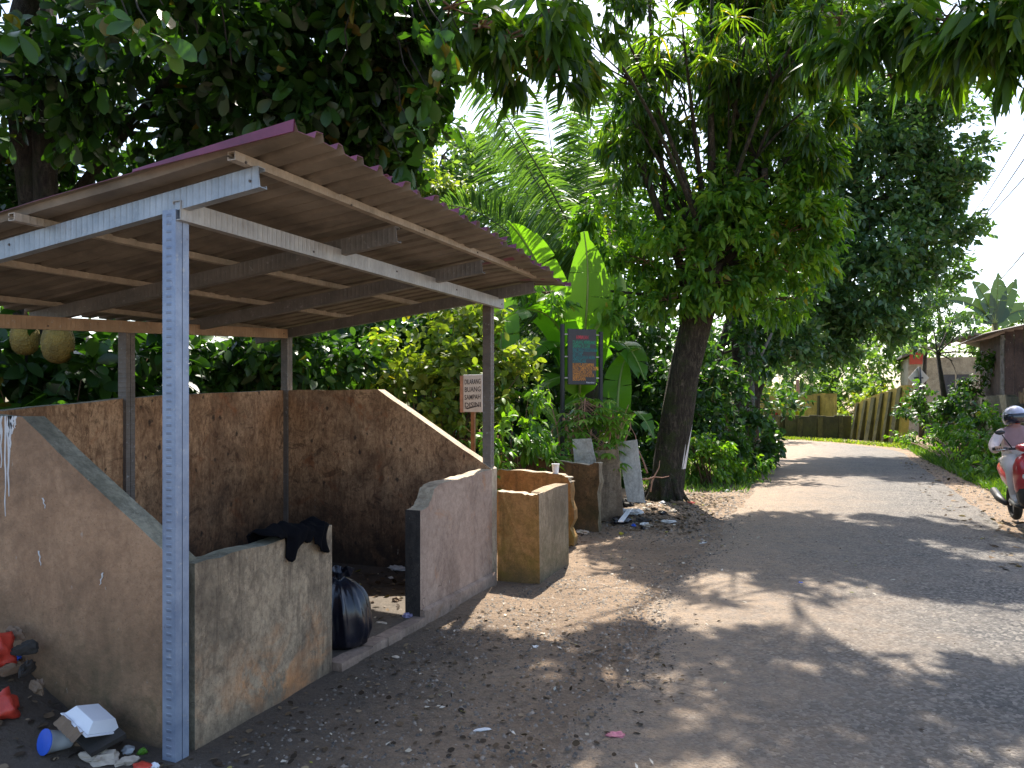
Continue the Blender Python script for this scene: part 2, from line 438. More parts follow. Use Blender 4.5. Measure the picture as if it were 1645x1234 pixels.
L_palm = leaf_mat('leaf_palm', (0.05, 0.11, 0.045), (0.09, 0.17, 0.065), (0.15, 0.25, 0.09), None, 0.4, 0.35)
L_banana_dull = leaf_mat('leaf_banana_dull', (0.05, 0.09, 0.045), (0.07, 0.12, 0.06), (0.10, 0.16, 0.07), None, 0.2, 0.4)
L_banana = leaf_mat('leaf_banana', (0.05, 0.14, 0.02), (0.09, 0.22, 0.025), (0.16, 0.33, 0.03), None, 0.5, 0.35)
L_grass = leaf_mat('leaf_grass', (0.04, 0.10, 0.015), (0.08, 0.17, 0.02), (0.16, 0.25, 0.03), (0.3, 0.26, 0.08), 0.4, 0.5)
L_litter = leaf_mat('leaf_fallen', (0.035, 0.024, 0.016), (0.12, 0.08, 0.048), (0.27, 0.20, 0.13), (0.30, 0.27, 0.06), 0.1, 0.8, 0.2)
L_dry = leaf_mat('leaf_dry', (0.16, 0.10, 0.05), (0.30, 0.20, 0.10), (0.45, 0.34, 0.2), None, 0.25, 0.8, 0.2)

def ground_mat():
    m, nt, N, Lk, b = new_mat('packed_dirt')
    co = objco(nt)
    c = ramp(nt, noise(nt, co, 0.9, 8, 0.7), [(0.3, (0.20, 0.135, 0.085, 1)), (0.7, (0.38, 0.265, 0.17, 1))])
    c = mixc(nt, mapr(nt, noise(nt, co, 18, 7, 0.75), 0.45, 0.7, 0, 0.7), c, (0.11, 0.085, 0.065, 1))
    c = mixc(nt, mapr(nt, noise(nt, co, 60, 5, 0.7), 0.56, 0.68, 0, 0.6), c, (0.46, 0.38, 0.30, 1))
    x, y, z = sep(nt, co)
    # dark, litter-stained soil close to the shelter, bare earth under the trees
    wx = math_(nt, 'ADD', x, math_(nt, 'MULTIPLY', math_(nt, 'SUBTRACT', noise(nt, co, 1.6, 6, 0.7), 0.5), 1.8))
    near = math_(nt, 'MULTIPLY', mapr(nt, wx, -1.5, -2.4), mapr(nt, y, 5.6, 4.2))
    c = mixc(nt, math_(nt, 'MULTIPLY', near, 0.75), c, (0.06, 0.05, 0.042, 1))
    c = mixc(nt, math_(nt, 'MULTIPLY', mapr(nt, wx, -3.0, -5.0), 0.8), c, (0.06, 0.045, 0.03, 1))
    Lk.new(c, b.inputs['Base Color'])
    b.inputs['Roughness'].default_value = 0.95
    h = math_(nt, 'ADD', noise(nt, co, 35, 8, 0.75), math_(nt, 'MULTIPLY', noise(nt, co, 5, 5, 0.6), 2.0))
    bump(nt, h, 1.0, 0.035, b)
    return m
M_ground = ground_mat()

def road_mat():
    m, nt, N, Lk, b = new_mat('worn_asphalt')
    co = objco(nt)
    st = vor(nt, co, 52, 'F1', 'Color')
    gs = N.new('ShaderNodeRGBToBW'); Lk.new(st, gs.inputs[0])
    c = ramp(nt, gs.outputs[0], [(0.15, (0.052, 0.048, 0.045, 1)), (0.55, (0.125, 0.115, 0.105, 1)), (0.9, (0.29, 0.26, 0.225, 1))])
    c = mixc(nt, mapr(nt, noise(nt, co, 1.1, 6, 0.65), 0.38, 0.66, 0, 0.55), c, (0.23, 0.195, 0.16, 1))
    x, y, z = sep(nt, co)
    wx = math_(nt, 'ADD', x, math_(nt, 'MULTIPLY', math_(nt, 'SUBTRACT', noise(nt, co, 1.9, 7, 0.72), 0.5), 2.2))
    d = mapr(nt, wx, 0.9, -0.9)
    d2 = mapr(nt, noise(nt, co, 11, 7, 0.75), 0.35, 0.62)
    c = mixc(nt, math_(nt, 'MULTIPLY', d, math_(nt, 'ADD', math_(nt, 'MULTIPLY', d2, 0.6), 0.35)), c, (0.37, 0.265, 0.175, 1))
    Lk.new(c, b.inputs['Base Color'])
    b.inputs['Roughness'].default_value = 0.8
    e = vor(nt, co, 52)
    h = math_(nt, 'ADD', math_(nt, 'MULTIPLY', e, -0.7), math_(nt, 'ADD', math_(nt, 'MULTIPLY', noise(nt, co, 9, 6, 0.65), 0.9), math_(nt, 'MULTIPLY', noise(nt, co, 38, 6, 0.8), 1.3)))
    bump(nt, h, 1.0, 0.02, b)
    return m
M_road = road_mat()

# ------------------------------------------------------------------ ground and road
def road_edge_left(y):
    return -1.25 + 0.16 * nz(y * 1.0, 0.3, 1.2) + 0.07 * nz(y, 2.0, 5.0)
def ground_z(x, y):
    off = np.clip((-1.15 - x) / 0.5, 0, 1) * np.clip((9 - np.abs(y - 6)) / 3, 0, 1)
    z = off * (0.014 * nz(x, y, 2.1) + 0.008 * nz(x, y, 6.0, 3.0))
    z = z + 0.33 * np.exp(-((x + 3.85) ** 2 / 0.10 + (y - 2.5) ** 2 / 0.10)) + 0.10 * np.exp(-((x + 3.45) ** 2 / 0.12 + (y - 2.45) ** 2 / 0.08))          # heap of soil against the near side wall
    z = z + 0.10 * np.exp(-((x + 2.25) ** 2 / 0.30 + (y - 10.6) ** 2 / 1.1))         # rubbish and roots by the tree
    return z - 0.012 * np.clip((x + 1.3) / 0.3, 0, 1) * np.clip((30 - y) / 5, 0, 1)
def make_ground():
    xs = np.concatenate([np.linspace(-260, -9, 14), np.arange(-8.5, 3.2, 0.12), np.linspace(4, 260, 16)])
    ys = np.concatenate([np.linspace(-60, 0.5, 8), np.arange(1.2, 15, 0.12), np.linspace(16, 420, 24)])
    X, Y = np.meshgrid(xs, ys)
    Zg = ground_z(X, Y)
    nx, ny = len(xs), len(ys)
    V = np.stack([X, Y, Zg], -1).reshape(-1, 3)
    i, j = np.meshgrid(np.arange(nx - 1), np.arange(ny - 1))
    a = (j * nx + i).ravel()
    Fc = np.stack([a, a + 1, a + nx + 1, a + nx], -1)
    return V, Fc
def np_mesh(name, V, Fc, mats, tint=None, smooth=False):
    me = bpy.data.meshes.new(name)
    k = Fc.shape[1]
    me.vertices.add(len(V)); me.loops.add(Fc.size); me.polygons.add(len(Fc))
    me.vertices.foreach_set('co', np.ascontiguousarray(V, dtype=np.float32).ravel())
    me.loops.foreach_set('vertex_index', np.ascontiguousarray(Fc, dtype=np.int32).ravel())
    me.polygons.foreach_set('loop_start', np.arange(0, Fc.size, k, dtype=np.int32))
    me.polygons.foreach_set('loop_total', np.full(len(Fc), k, dtype=np.int32))
    if smooth: me.polygons.foreach_set('use_smooth', np.ones(len(Fc), dtype=bool))
    for m in (mats if isinstance(mats, (list, tuple)) else [mats]): me.materials.append(m)
    if tint is not None:
        a = me.attributes.new('tint', 'FLOAT', 'POINT'); a.data.foreach_set('value', np.ascontiguousarray(tint, dtype=np.float32))
    me.update(calc_edges=True)
    return me
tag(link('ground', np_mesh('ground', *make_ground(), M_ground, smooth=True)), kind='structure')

def road_line(t):
    """left edge, right edge at arc parameter t (metres along the road); bends left after y = 24"""
    if t < 24:
        return (road_edge_left(t), t), (2.12 + 0.05 * nz(t, 1.0, 2.0) + 0.012 * max(0, t - 10), t)
    a = (t - 24) / 9.5
    c = (-9.2, 24.0)
    ro, ri = 2.25 + 9.2 + 0.5, -1.35 + 9.2 - 0.1 * min(1, a)
    ca, sa = math.cos(a), math.sin(a)
    return (c[0] + ri * ca, c[1] + ri * sa), (c[0] + (ro - 0.45 * (1 - min(1, a * 3))) * ca, c[1] + ro * sa)
def make_road():
    ts = np.concatenate([np.arange(-25, 1, 1.0), np.arange(1, 14, 0.08), np.arange(14, 24, 0.3), np.arange(24, 46, 0.7)])
    n = 14; V = []
    for t in ts:
        (lx, ly), (rx, ry) = road_line(float(t))
        for k in range(n + 1):
            u = k / n
            edge = min(u, 1 - u) * 2
            V.append((lx + (rx - lx) * u, ly + (ry - ly) * u, 0.006 + 0.02 * min(1, edge * 2.5) if 0 < k < n else -0.02))
    V = np.array(V); m = n + 1
    j, i = np.meshgrid(np.arange(len(ts) - 1), np.arange(n), indexing='ij')
    a = (j * m + i).ravel()
    return V, np.stack([a, a + 1, a + m + 1, a + m], -1)
tag(link('road', np_mesh('road', *make_road(), M_road, smooth=True)), kind='structure')
# ------------------------------------------------------------------ the roofed rubbish shelter
XF, XB, Y0, Y1 = -2.60, -4.80, 2.58, 6.06
shelter = thing('waste_shelter', (-3.6, 4.3, 0), 'open rubbish shelter with stained concrete walls and corrugated lean-to roof on steel posts', 'shelter')

def jag(p, q, n, amp):
    """points from p to q (p included, q not) with small chips"""
    out = []
    for i in range(n):
        t = i / n
        j = 0 if i == 0 else amp
        out.append((p[0] + (q[0] - p[0]) * t + rnd.uniform(-j, j) * 0.4, p[1] + (q[1] - p[1]) * t + rnd.uniform(-j, j)))
    return out
def chain(pts, n=6, amp=0.006):
    out = []
    for a, b in zip(pts[:-1], pts[1:]): out += jag(a, b, n, amp)
    return out + [pts[-1]]

m = MB(); m.box((XB - 0.1, Y0 + 0.12, -0.08), (XF - 0.055, Y1 - 0.02, 0.045)); m.build('floor_slab', M_slab, shelter)
# near side wall: flat, then sloping down to the post; the weathered top is its own strip
def side_wall(ya, yb, prof, mats, name='side_wall', cap=None):
    m = MB()
    top = chain(prof, 8, 0.005)
    poly = [(prof[0][0], -0.1)] + top + [(prof[-1][0], -0.1)]
    n = len(poly)
    vs = [(p[0], ya, p[1]) for p in poly] + [(p[0], yb, p[1]) for p in poly]
    m.add(vs, [tuple(range(n))], 0)
    m.add(vs, [tuple(range(2 * n - 1, n - 1, -1))], 1)
    m.add(vs, [(i, i + n, (i + 1) % n + n, (i + 1) % n) for i in range(n - 1)], 2)
    return m.build(name, mats, shelter)
side_wall(2.61, 2.73, [(-4.92, 1.50), (-3.66, 1.475), (-2.66, 0.83)], [M_wall_out, M_wall_in, M_cap])
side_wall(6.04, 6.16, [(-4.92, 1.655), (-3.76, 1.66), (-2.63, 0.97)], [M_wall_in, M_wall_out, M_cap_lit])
def wall_x(x0, x1, prof, mats, name):
    """wall along y; slots: 0 faces +x, 1 faces -x, 2 top and ends"""
    m = MB()
    poly = [(prof[0][0], -0.1)] + chain(prof, 7, 0.006) + [(prof[-1][0], -0.1)]
    n = len(poly)
    vs = [(x1, p[0], p[1]) for p in poly] + [(x0, p[0], p[1]) for p in poly]
    m.add(vs, [tuple(range(n - 1, -1, -1))], 0)
    m.add(vs, [tuple(range(n, 2 * n))], 1)
    m.add(vs, [((i + 1) % n, (i + 1) % n + n, i + n, i) for i in range(1, n - 2)], 2)
    m.add(vs, [(1, 1 + n, n, 0)], 3)
    m.add(vs, [(n - 1, 2 * n - 1, 2 * n - 2, n - 2)], 3)
    return m.build(name, mats, shelter)
wall_x(XB - 0.12, XB, [(2.74, 1.47), (3.3, 1.49), (4.6, 1.60), (6.035, 1.655)], [M_wall_in, M_wall_out, M_cap, M_cap], 'back_wall')
wall_x(XF - 0.11, XF, [(2.655, 0.825), (3.2, 0.83), (3.69, 0.845)], [M_wall_front, M_wall_in, M_cap, M_cap], 'front_wall')
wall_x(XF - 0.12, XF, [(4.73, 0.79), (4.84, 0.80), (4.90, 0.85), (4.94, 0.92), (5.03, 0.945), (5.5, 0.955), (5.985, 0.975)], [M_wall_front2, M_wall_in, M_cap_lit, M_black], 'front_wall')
m = MB(); m.prism([(XF + 0.003, -0.05), (XF + 0.035, -0.05), (XF + 0.028, 0.085), (XF + 0.003, 0.10)], 4.74, 6.02, 'y'); m.build('plinth', M_wall_front2, shelter)
m = MB()
for k in range(6):
    y = 3.70 + k * 0.172
    m.box((XF - 0.05 + rnd.uniform(-0.01, 0.01), y, -0.05), (XF + 0.05 + rnd.uniform(-0.012, 0.012), y + 0.1715, 0.05 + rnd.uniform(-0.008, 0.008)))
m.build('threshold', M_wall_front2, shelter)
# lime drips on the near wall
def drip(x, z, ln, w, dx=0.0):
    """a run of lime that thins and wanders as it falls"""
    m = MB(); n = 7; vs = []
    for k in range(n + 1):
        u = k / n; cx = x + dx * u + 0.004 * math.sin(k * 1.9 + x * 90) * (u > 0); ww = w * (1 - 0.75 * u) * (1 + 0.35 * math.sin(k * 2.7 + x * 300))
        vs += [(cx - ww, 2.607, z - ln * u), (cx + ww, 2.607, z - ln * u)]
    nv = len(vs)
    vs += [(a, b + 0.004, d) for a, b, d in vs]
    m.add(vs, [(2 * k + 2, 2 * k + 3, 2 * k + 1, 2 * k) for k in range(n)] + [(2 * k, 2 * k + nv, 2 * k + 2 + nv, 2 * k + 2) for k in range(n)] + [(2 * k + 1, 2 * k + 3, 2 * k + 3 + nv, 2 * k + 1 + nv) for k in range(n)])
    m.build('lime_drip', M_whitelit, shelter)
for k, (ln, w) in enumerate(((0.10, .012), (0.15, .014), (0.26, .008), (0.50, .007), (0.40, .010), (0.16, .014), (0.09, .016), (0.06, .010))):
    drip(-3.845 + k * 0.021 + rnd.uniform(-0.009, 0.009), 1.478, ln, w)
for (px, py, dx, dz) in ((68, 800, 0.02, -0.05), (62, 885, 0.012, -0.07), (165, 920, -0.02, -0.06)):
    p = on_y(px, py, 2.607); drip(p.x, p.z, -dz, 0.0045, dx)

def channel_post(x, y, z0, z1, mat, w=0.075, d=0.075):
    m = MB()
    t = 0.004
    # two lipped channels set mouth to mouth
    h = d / 2
    m.prism([(x - w / 2, y - h), (x + w / 2, y - h), (x + w / 2, y - 0.002), (x + w / 2 - t, y - 0.002), (x + w / 2 - t, y - h + t), (x - w / 2 + t, y - h + t), (x - w / 2 + t, y - 0.002), (x - w / 2, y - 0.002)], z0, z1, 'z')
    m.prism([(x - w / 2, y + h), (x - w / 2, y + 0.002), (x - w / 2 + t, y + 0.002), (x - w / 2 + t, y + h - t), (x + w / 2 - t, y + h - t), (x + w / 2 - t, y + 0.002), (x + w / 2, y + 0.002), (x + w / 2, y + h)], z0, z1, 'z')
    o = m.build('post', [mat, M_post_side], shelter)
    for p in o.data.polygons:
        if p.normal.x > 0.9 and mat is M_post: p.material_index = 1  # near post only: painted-light tone on its roadward side
    s = MB()
    for zz in (z1 - 0.04, z1 - 0.1, z1 - 0.7, z1 - 1.3):
        if zz > z0: s.lathe([(0.006, 0), (0.006, 0.004), (0.002, 0.006)], (0, 0, 0), 6)
    return o
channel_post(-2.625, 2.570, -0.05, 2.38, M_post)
channel_post(-2.685, 6.10, 0.0, 2.40, M_post_dull, 0.075, 0.075)
channel_post(-4.79, 6.06, 0.02, 2.245, M_post_dull)
channel_post(-4.81, 4.24, 0.02, 2.14, M_post_dull, 0.08, 0.08)
channel_post(-4.82, 2.66, 0.02, 2.06, M_post_dull)

def channel(p, q, w, h, mat, name, screws=0):
    """C channel: web on the +side, two flanges with lips"""
    p, q = Vector(p), Vector(q)
    d = (q - p).normalized(); sd = d.cross(Vector((0, 0, 1))).normalized(); u = sd.cross(d)
    t = 0.004; lip = 0.014
    prof = [(w / 2, -h / 2), (w / 2, h / 2), (-w / 2, h / 2), (-w / 2, h / 2 - lip), (-w / 2 + t, h / 2 - lip), (-w / 2 + t, h / 2 - t), (w / 2 - t, h / 2 - t),
            (w / 2 - t, -h / 2 + t), (-w / 2 + t, -h / 2 + t), (-w / 2 + t, -h / 2 + lip), (-w / 2, -h / 2 + lip), (-w / 2, -h / 2)]
    n = len(prof)
    vs = [c + sd * a + u * b for c in (p, q) for a, b in prof]
    m = MB()
    m.add(vs, [(i, (i + 1) % n, (i + 1) % n + n, i + n) for i in range(n)])
    m.add(vs, [(0, 7, 6, 1), (1, 6, 5, 2), (2, 5, 4, 3), (0, 11, 8, 7), (11, 10, 9, 8)])
    m.add(vs, [(1 + n, 6 + n, 7 + n, n), (2 + n, 5 + n, 6 + n, 1 + n), (3 + n, 4 + n, 5 + n, 2 + n), (7 + n, 8 + n, 11 + n, n), (8 + n, 9 + n, 10 + n, 11 + n)])
    o = m.build(name, mat, shelter)
    for k in range(screws):
        s = MB(); c = p.lerp(q, 0.015 + 0.97 * k / max(1, screws - 1)) + sd * (w / 2) + u * rnd.uniform(-0.02, 0.02)
        vs = [c + d * (0.006 * math.cos(a)) + u * (0.006 * math.sin(a)) + sd * e for e in (0, 0.005) for a in [k2 * math.pi / 3 for k2 in range(6)]]
        s.add(vs, [tuple(range(6, 12))] + [(i, (i + 1) % 6, (i + 1) % 6 + 6, i + 6) for i in range(6)])
        link('screw', s.mesh('screw', M_screw), o, False)
    return o
channel((-2.585, 2.535, 2.375), (-2.585, 6.16, 2.395), 0.045, 0.085, M_beam, 'beam', 5)
channel((-4.755, 2.3, 2.00), (-4.755, 6.0, 2.195), 0.045, 0.085, M_beam_back, 'beam', 4)
RS = 0.120                                            # roof slope
def roof_z(x): return 2.515 + RS * (x + 2.2)           # underside of the battens
for i, y in enumerate((2.565, 3.75, 4.91, 6.06)):
    dz = (0.0, 0.012, 0.02, 0.045)[i]
    x1 = (-2.15, -2.2, -2.2, -2.24)[i]
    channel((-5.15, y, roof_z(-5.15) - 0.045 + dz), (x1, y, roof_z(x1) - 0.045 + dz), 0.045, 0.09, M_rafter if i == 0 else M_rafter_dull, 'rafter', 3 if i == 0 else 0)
for i, x in enumerate((-2.2, -3.42, -4.15, -4.95)):
    channel((x, 2.44 - 0.05 * (i == 1), roof_z(x) + 0.021), (x, 6.34, roof_z(x) + 0.070), 0.04, 0.036, M_purlin, 'batten', 6 if i == 0 else 0)

def roof_sheets():
    pitch, hgt = 0.152, 0.03
    prof = [(0.0, 1), (0.16, 1), (0.24, 0), (0.84, 0), (0.92, 1)]
    y_start = 2.42
    widths = 5 * pitch
    for s in range(5):
        ya = y_start + s * widths - (0.02 if s else 0)
        ncell = 5 if s < 4 else 6
        ys = []
        for c in range(ncell):
            for (u, h) in prof: ys.append((ya + (c + u) * pitch, h * hgt))
        ys.append((ya + ncell * pitch, hgt))
        if s: ys = ys
        xs = [-5.3, -4.7, -4.0, -3.3, -2.7, -2.4, -2.2, -2.08, -1.92]
        xf = -1.88 - 0.025 * s - (0.04 if s >= 3 else 0)
        V, Fc, MI = [], [], []
        lift = 0.040 + 0.009 * s + 0.0035 * (s % 2)
        for layer in (0, 1):
            for (y, h) in ys:
                for k, x in enumerate(xs):
                    xx = x if k < len(xs) - 1 else xf
                    if k == len(xs) - 2: xx = xf - 0.07
                    if k == len(xs) - 1: xx += 0.012 * math.sin(y * 23.0) + 0.008 * math.sin(y * 61)
                    z = roof_z(xx) + lift + h + 0.0025 * layer
                    z += 0.006 * math.sin(y * 5.1 + xx * 3)
                    e = max(0.0, (xx + 2.35) / 0.4)
                    if s >= 3:                                        # dog-eared towards the far corner
                        q = max(0.0, (y - 5.15) / 1.1)
                        z += e * (0.035 * math.sin(y * 9.0) * q - 0.075 * q * q)
                        if s == 3 and y > ya + widths - 0.22: z -= 0.03 * e; 
                    if s == 4: z -= 0.02 * e
                    V.append((xx, y, z))
        ny, nx = len(ys), len(xs)
        for layer in (0, 1):
            o = layer * ny * nx
            for j in range(ny - 1):
                for i in range(nx - 1):
                    a = o + j * nx + i
                    f = (a, a + 1, a + nx + 1, a + nx)
                    Fc.append(f if layer == 1 else f[::-1]); MI.append(layer)
        def rim(seq):
            for a, b in zip(seq[:-1], seq[1:]):
                Fc.append((a, b, b + ny * nx, a + ny * nx)); MI.append(1)
        rim([i for i in range(nx)]); rim([j * nx + nx - 1 for j in range(ny)]); rim([(ny - 1) * nx + i for i in range(nx - 1, -1, -1)])
        m = MB(); m.v, m.f, m.m = V, Fc, MI
        m.build('roof_sheet', [M_sheet, M_sheet_top], shelter)
        if s == 0:                                                     # painted verge, turned down over the first rib
            v = MB()
            for (xa, xb) in ((-2.7, -1.872),):
                n = 6
                for k in range(n):
                    x0 = xa + (xb - xa) * k / n; x1 = xa + (xb - xa) * (k + 1) / n
                    h0 = 0.012 + 0.036 * (k / n); h1 = 0.012 + 0.036 * ((k + 1) / n)
                    z0 = roof_z(x0) + lift + 0.034; z1 = roof_z(x1) + lift + 0.034
                    v.add([(x0, 2.417, z0), (x1, 2.417, z1), (x1, 2.413, z1 - h1), (x0, 2.413, z0 - h0), (x0, 2.411, z0), (x1, 2.411, z1), (x1, 2.407, z1 - h1), (x0, 2.407, z0 - h0)],
                          [(0, 1, 2, 3), (7, 6, 5, 4), (3, 2, 6, 7), (4, 5, 1, 0)])
            v.build('verge_flashing', M_sheet_top, shelter)
roof_sheets()

# ------------------------------------------------------------------ low rubbish bays beyond the shelter
bays = thing('rubbish_bay_walls', (-2.9, 7.5, 0), 'low broken cement walls of two mossy rubbish bays beyond the roofed shelter', 'low wall')
def cross_wall(x0, x1, y0, y1, top, mats, name, end_jag=0.0):
    """wall across; slot 0 near face, 1 far face, 2 top, 3 road end"""
    m = MB()
    e = [(x1 + (rnd.uniform(-end_jag, end_jag * 0.4) if end_jag else 0), top[-1][1] * (1 - k / 7)) for k in range(1, 7)] if end_jag else []
    prof = chain(top, 6, 0.008)
    poly = [(x0, -0.1)] + prof + e + [(x1 + 0.01, -0.1)]
    n = len(poly)
    vs = [(p[0], y0 + rnd.uniform(-0.004, 0.004), p[1]) for p in poly] + [(p[0] + rnd.uniform(-0.02, 0.02) * bool(end_jag), y1, p[1]) for p in poly]
    np_ = len(prof)
    m.add(vs, [tuple(range(n))], 0); m.add(vs, [tuple(range(2 * n - 1, n - 1, -1))], 1)
    m.add(vs, [(i, i + n, i + 1 + n, i + 1) for i in range(np_)], 2)
    m.add(vs, [(i, i + n, i + 1 + n, i + 1) for i in range(np_, n - 1)], 3)
    return m.build(name, mats, bays)
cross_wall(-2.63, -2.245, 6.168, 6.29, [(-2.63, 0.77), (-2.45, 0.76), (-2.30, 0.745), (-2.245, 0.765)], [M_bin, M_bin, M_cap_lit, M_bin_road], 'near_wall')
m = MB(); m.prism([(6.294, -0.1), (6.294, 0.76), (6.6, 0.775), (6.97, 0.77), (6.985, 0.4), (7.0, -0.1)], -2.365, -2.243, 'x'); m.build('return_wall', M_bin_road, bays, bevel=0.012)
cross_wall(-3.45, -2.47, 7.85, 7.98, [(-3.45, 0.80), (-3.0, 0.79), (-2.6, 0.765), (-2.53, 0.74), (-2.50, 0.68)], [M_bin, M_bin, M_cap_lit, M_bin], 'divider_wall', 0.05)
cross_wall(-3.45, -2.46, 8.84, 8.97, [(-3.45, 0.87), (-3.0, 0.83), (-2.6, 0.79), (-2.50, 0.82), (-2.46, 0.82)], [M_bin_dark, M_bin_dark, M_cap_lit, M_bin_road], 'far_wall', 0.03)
m = MB(); m.prism([(6.3, -0.1), (6.3, 0.70), (7.4, 0.76), (8.3, 0.82), (8.835, 0.87), (8.97, 0.87), (8.97, -0.1)], -3.58, -3.455, 'x'); m.build('back_wall', [M_bin_dark], bays, bevel=0.012)

def leaning_board(px_poly, y_base, label, mat, lean, thick=0.018):
    """board whose foot stands at y_base and that leans back"""
    pts = [on_y(px, py, y_base) for px, py in px_poly]
    zb = min(p.z for p in pts)
    m = MB(); vs = []
    for k in (0, 1):
        for p in pts: vs.append((p.x, y_base + (p.z - zb) * lean + k * thick, p.z))
    n = len(pts)
    m.add(vs, [tuple(range(n)), tuple(range(2 * n - 1, n - 1, -1))] + [((i + 1) % n, i, i + n, (i + 1) % n + n) for i in range(n)])
    cx = sum(p.x for p in pts) / n
    o = m.build('board', mat)
    return tag(o, label, 'board', 'boards dumped behind the bays')
leaning_board([(928, 800), (960, 800), (955, 742), (946, 705), (916, 706)], 9.25, 'pale cracked board leaning behind the mossy bay, shortest of the boards', M_board, 0.12)
leaning_board([(962, 845), (1002, 845), (990, 722), (952, 725)], 9.5, 'brown board leaning upright between two pale boards', M_board_brown, 0.10)
leaning_board([(1008, 806), (1036, 808), (1020, 707), (988, 711)], 9.75, 'tall pale grey board leaning closest to the leaning tree trunk', M_board, 0.13)
m = MB(); m.beam(at(905, 672, 10.3), at(926, 745, 9.9), 0.03, 0.03); tag(m.build('stick', M_wood_red), 'thin wooden stick leaning beside the shortest pale board', 'stick')

# ------------------------------------------------------------------ signs
def text_mesh(s, size, align='LEFT', bold=0.0012):
    cu = bpy.data.curves.new('t', 'FONT'); cu.body = s; cu.size = size; cu.align_x = align; cu.extrude = 0.0006; cu.offset = bold; cu.resolution_u = 2
    o = bpy.data.objects.new('t', cu); COL.objects.link(o)
    dg = bpy.context.evaluated_depsgraph_get()
    me = bpy.data.meshes.new_from_object(o.evaluated_get(dg))
    bpy.data.objects.remove(o); bpy.data.curves.remove(cu)
    return me
def banner():
    Z = 10.6
    base = at(934, 645, Z); base.z = 0
    rz = YAW + R(18)                       # turned a little towards the road
    t = thing('notice_board', base, 'dark notice board with red, green and orange lettering between two black pipes', 'notice board', rz=rz)
    u = 1 / math.cos(R(18))
    w, z0, z1 = 0.40 * u, 1.55 + 27 / F * Z, 1.55 + 116 / F * Z
    hw = w / 2
    pn = MB(); pn.box((-hw, -0.03, z0), (hw, 0.0, z1)); p = pn.build('panel', M_dark_panel, t, local=True, bevel=0.004)
    H_ = z1 - z0
    lines = [('HIMBAUAN', M_red_ink, 0.86, 0.055, 0.0, 0.42), ('DILARANG MEMBUANG', M_green_ink, 0.76, 0.05, -0.34, 0.80), ('SAMPAH DI LUAR', M_green_ink, 0.685, 0.05, -0.34, 0.62),
             ('BAK YANG DISEDIAKAN', M_teal_ink, 0.61, 0.05, -0.34, 0.86), ('SETIAP', M_teal_ink, 0.535, 0.05, -0.34, 0.36), ('PELANGGARAN AKAN', M_teal_ink, 0.46, 0.05, -0.34, 0.78), ('DITINDAK', M_teal_ink, 0.385, 0.05, -0.34, 0.48),
             ('BUANGLAH SAMPAH', M_orange_ink, 0.31, 0.05, -0.34, 0.74), ('PADA TEMPATNYA DEMI', M_orange_ink, 0.24, 0.05, -0.34, 0.90), ('KESEHATAN DAN', M_orange_ink, 0.17, 0.05, -0.34, 0.68), ('KEBERSIHAN KITA', M_orange_ink, 0.10, 0.05, -0.34, 0.76), ('BERSAMA', M_orange_ink, 0.03, 0.05, -0.34, 0.46)]
    for s, mt, fz, sz, fx, wf in lines:
        me = text_mesh(s, 0.070, 'CENTER' if fx == 0 else 'LEFT')
        xs = [v.co.x for v in me.vertices]; sx = wf * w / max(1e-4, max(xs) - min(xs))
        for v in me.vertices:
            x, y, z = v.co
            v.co = (x * sx + fx * w, -0.0315 - z, z0 + H_ * (0.045 + 0.90 * fz) + y * 1.0)
        me.materials.append(mt); link('lettering', me, p, False)
    me = text_mesh('Kelurahan', 0.03)
    for v in me.vertices: v.co = (v.co.x + 0.06, -0.0315 - v.co.z, z0 + 0.02 + v.co.y)
    me.materials.append(M_pale_ink); link('lettering', me, p, False)
    for sx, top in ((-1, z1 + 0.06), (1, z1 - 0.03)):
        x = sx * (hw + 0.075)
        q = MB(); q.tube([(x, -0.01, -0.1), (x, -0.01, top)], 0.032, 10); pp = q.build('post', M_sign_post, t, local=True, smooth=False)
        for fz in (0.12, 0.5, 0.9):
            b = MB(); b.box((min(x, sx * hw), -0.022, z0 + H_ * fz - 0.008), (max(x, sx * hw), -0.006, z0 + H_ * fz + 0.008)); b.build('bracket', M_board, t, local=True)
banner()
def small_sign():
    Z = 8.3
    base = at(759, 645, Z); base.z = 0
    t = thing('hand_lettered_sign', base, 'small white hand-lettered sign on a bare wooden stake behind the shelter', 'sign', rz=YAW - R(28))
    z0, z1 = 1.55 - 17 / F * Z, 1.55 + 43 / F * Z
    q = MB(); q.box((-0.022, 0.0, -0.1), (0.022, 0.03, z0 + 0.2)); q.build('stake', M_wood, t, local=True)
    q = MB(); q.box((-0.105, -0.02, z0), (0.135, -0.001, z1)); p = q.build('panel', M_white_print, t, local=True, bevel=0.004)
    q = MB(); q.box((-0.14, -0.03, z0 - 0.005), (-0.107, 0.0, z1 - 0.01)); q.build('batten', M_wood_red, t, local=True)
    for k, s in enumerate(('DILARANG', 'BUANG', 'SAMPAH', 'DISINI')):
        me = text_mesh(s, 0.075)
        xs = [v.co.x for v in me.vertices]; sx = 0.2 / (max(xs) - min(xs))
        for v in me.vertices:
            x, y, z = v.co; v.co = (x * sx - 0.088, -0.022 - z, z1 - 0.105 - 0.083 * k + y + 0.06 * (x * sx) * 0.6)
        me.materials.append(M_ink); link('lettering', me, p, False)
    q = MB(); q.add([(-0.09, -0.0215, z0 + 0.04), (-0.05, -0.0215, z0 + 0.03), (0.1, -0.0215, z0 + 0.065), (0.1, -0.0215, z0 + 0.078), (-0.05, -0.0215, z0 + 0.047)], [(0, 1, 2, 3, 4)]); q.build('underline', M_ink, p, local=True)
small_sign()
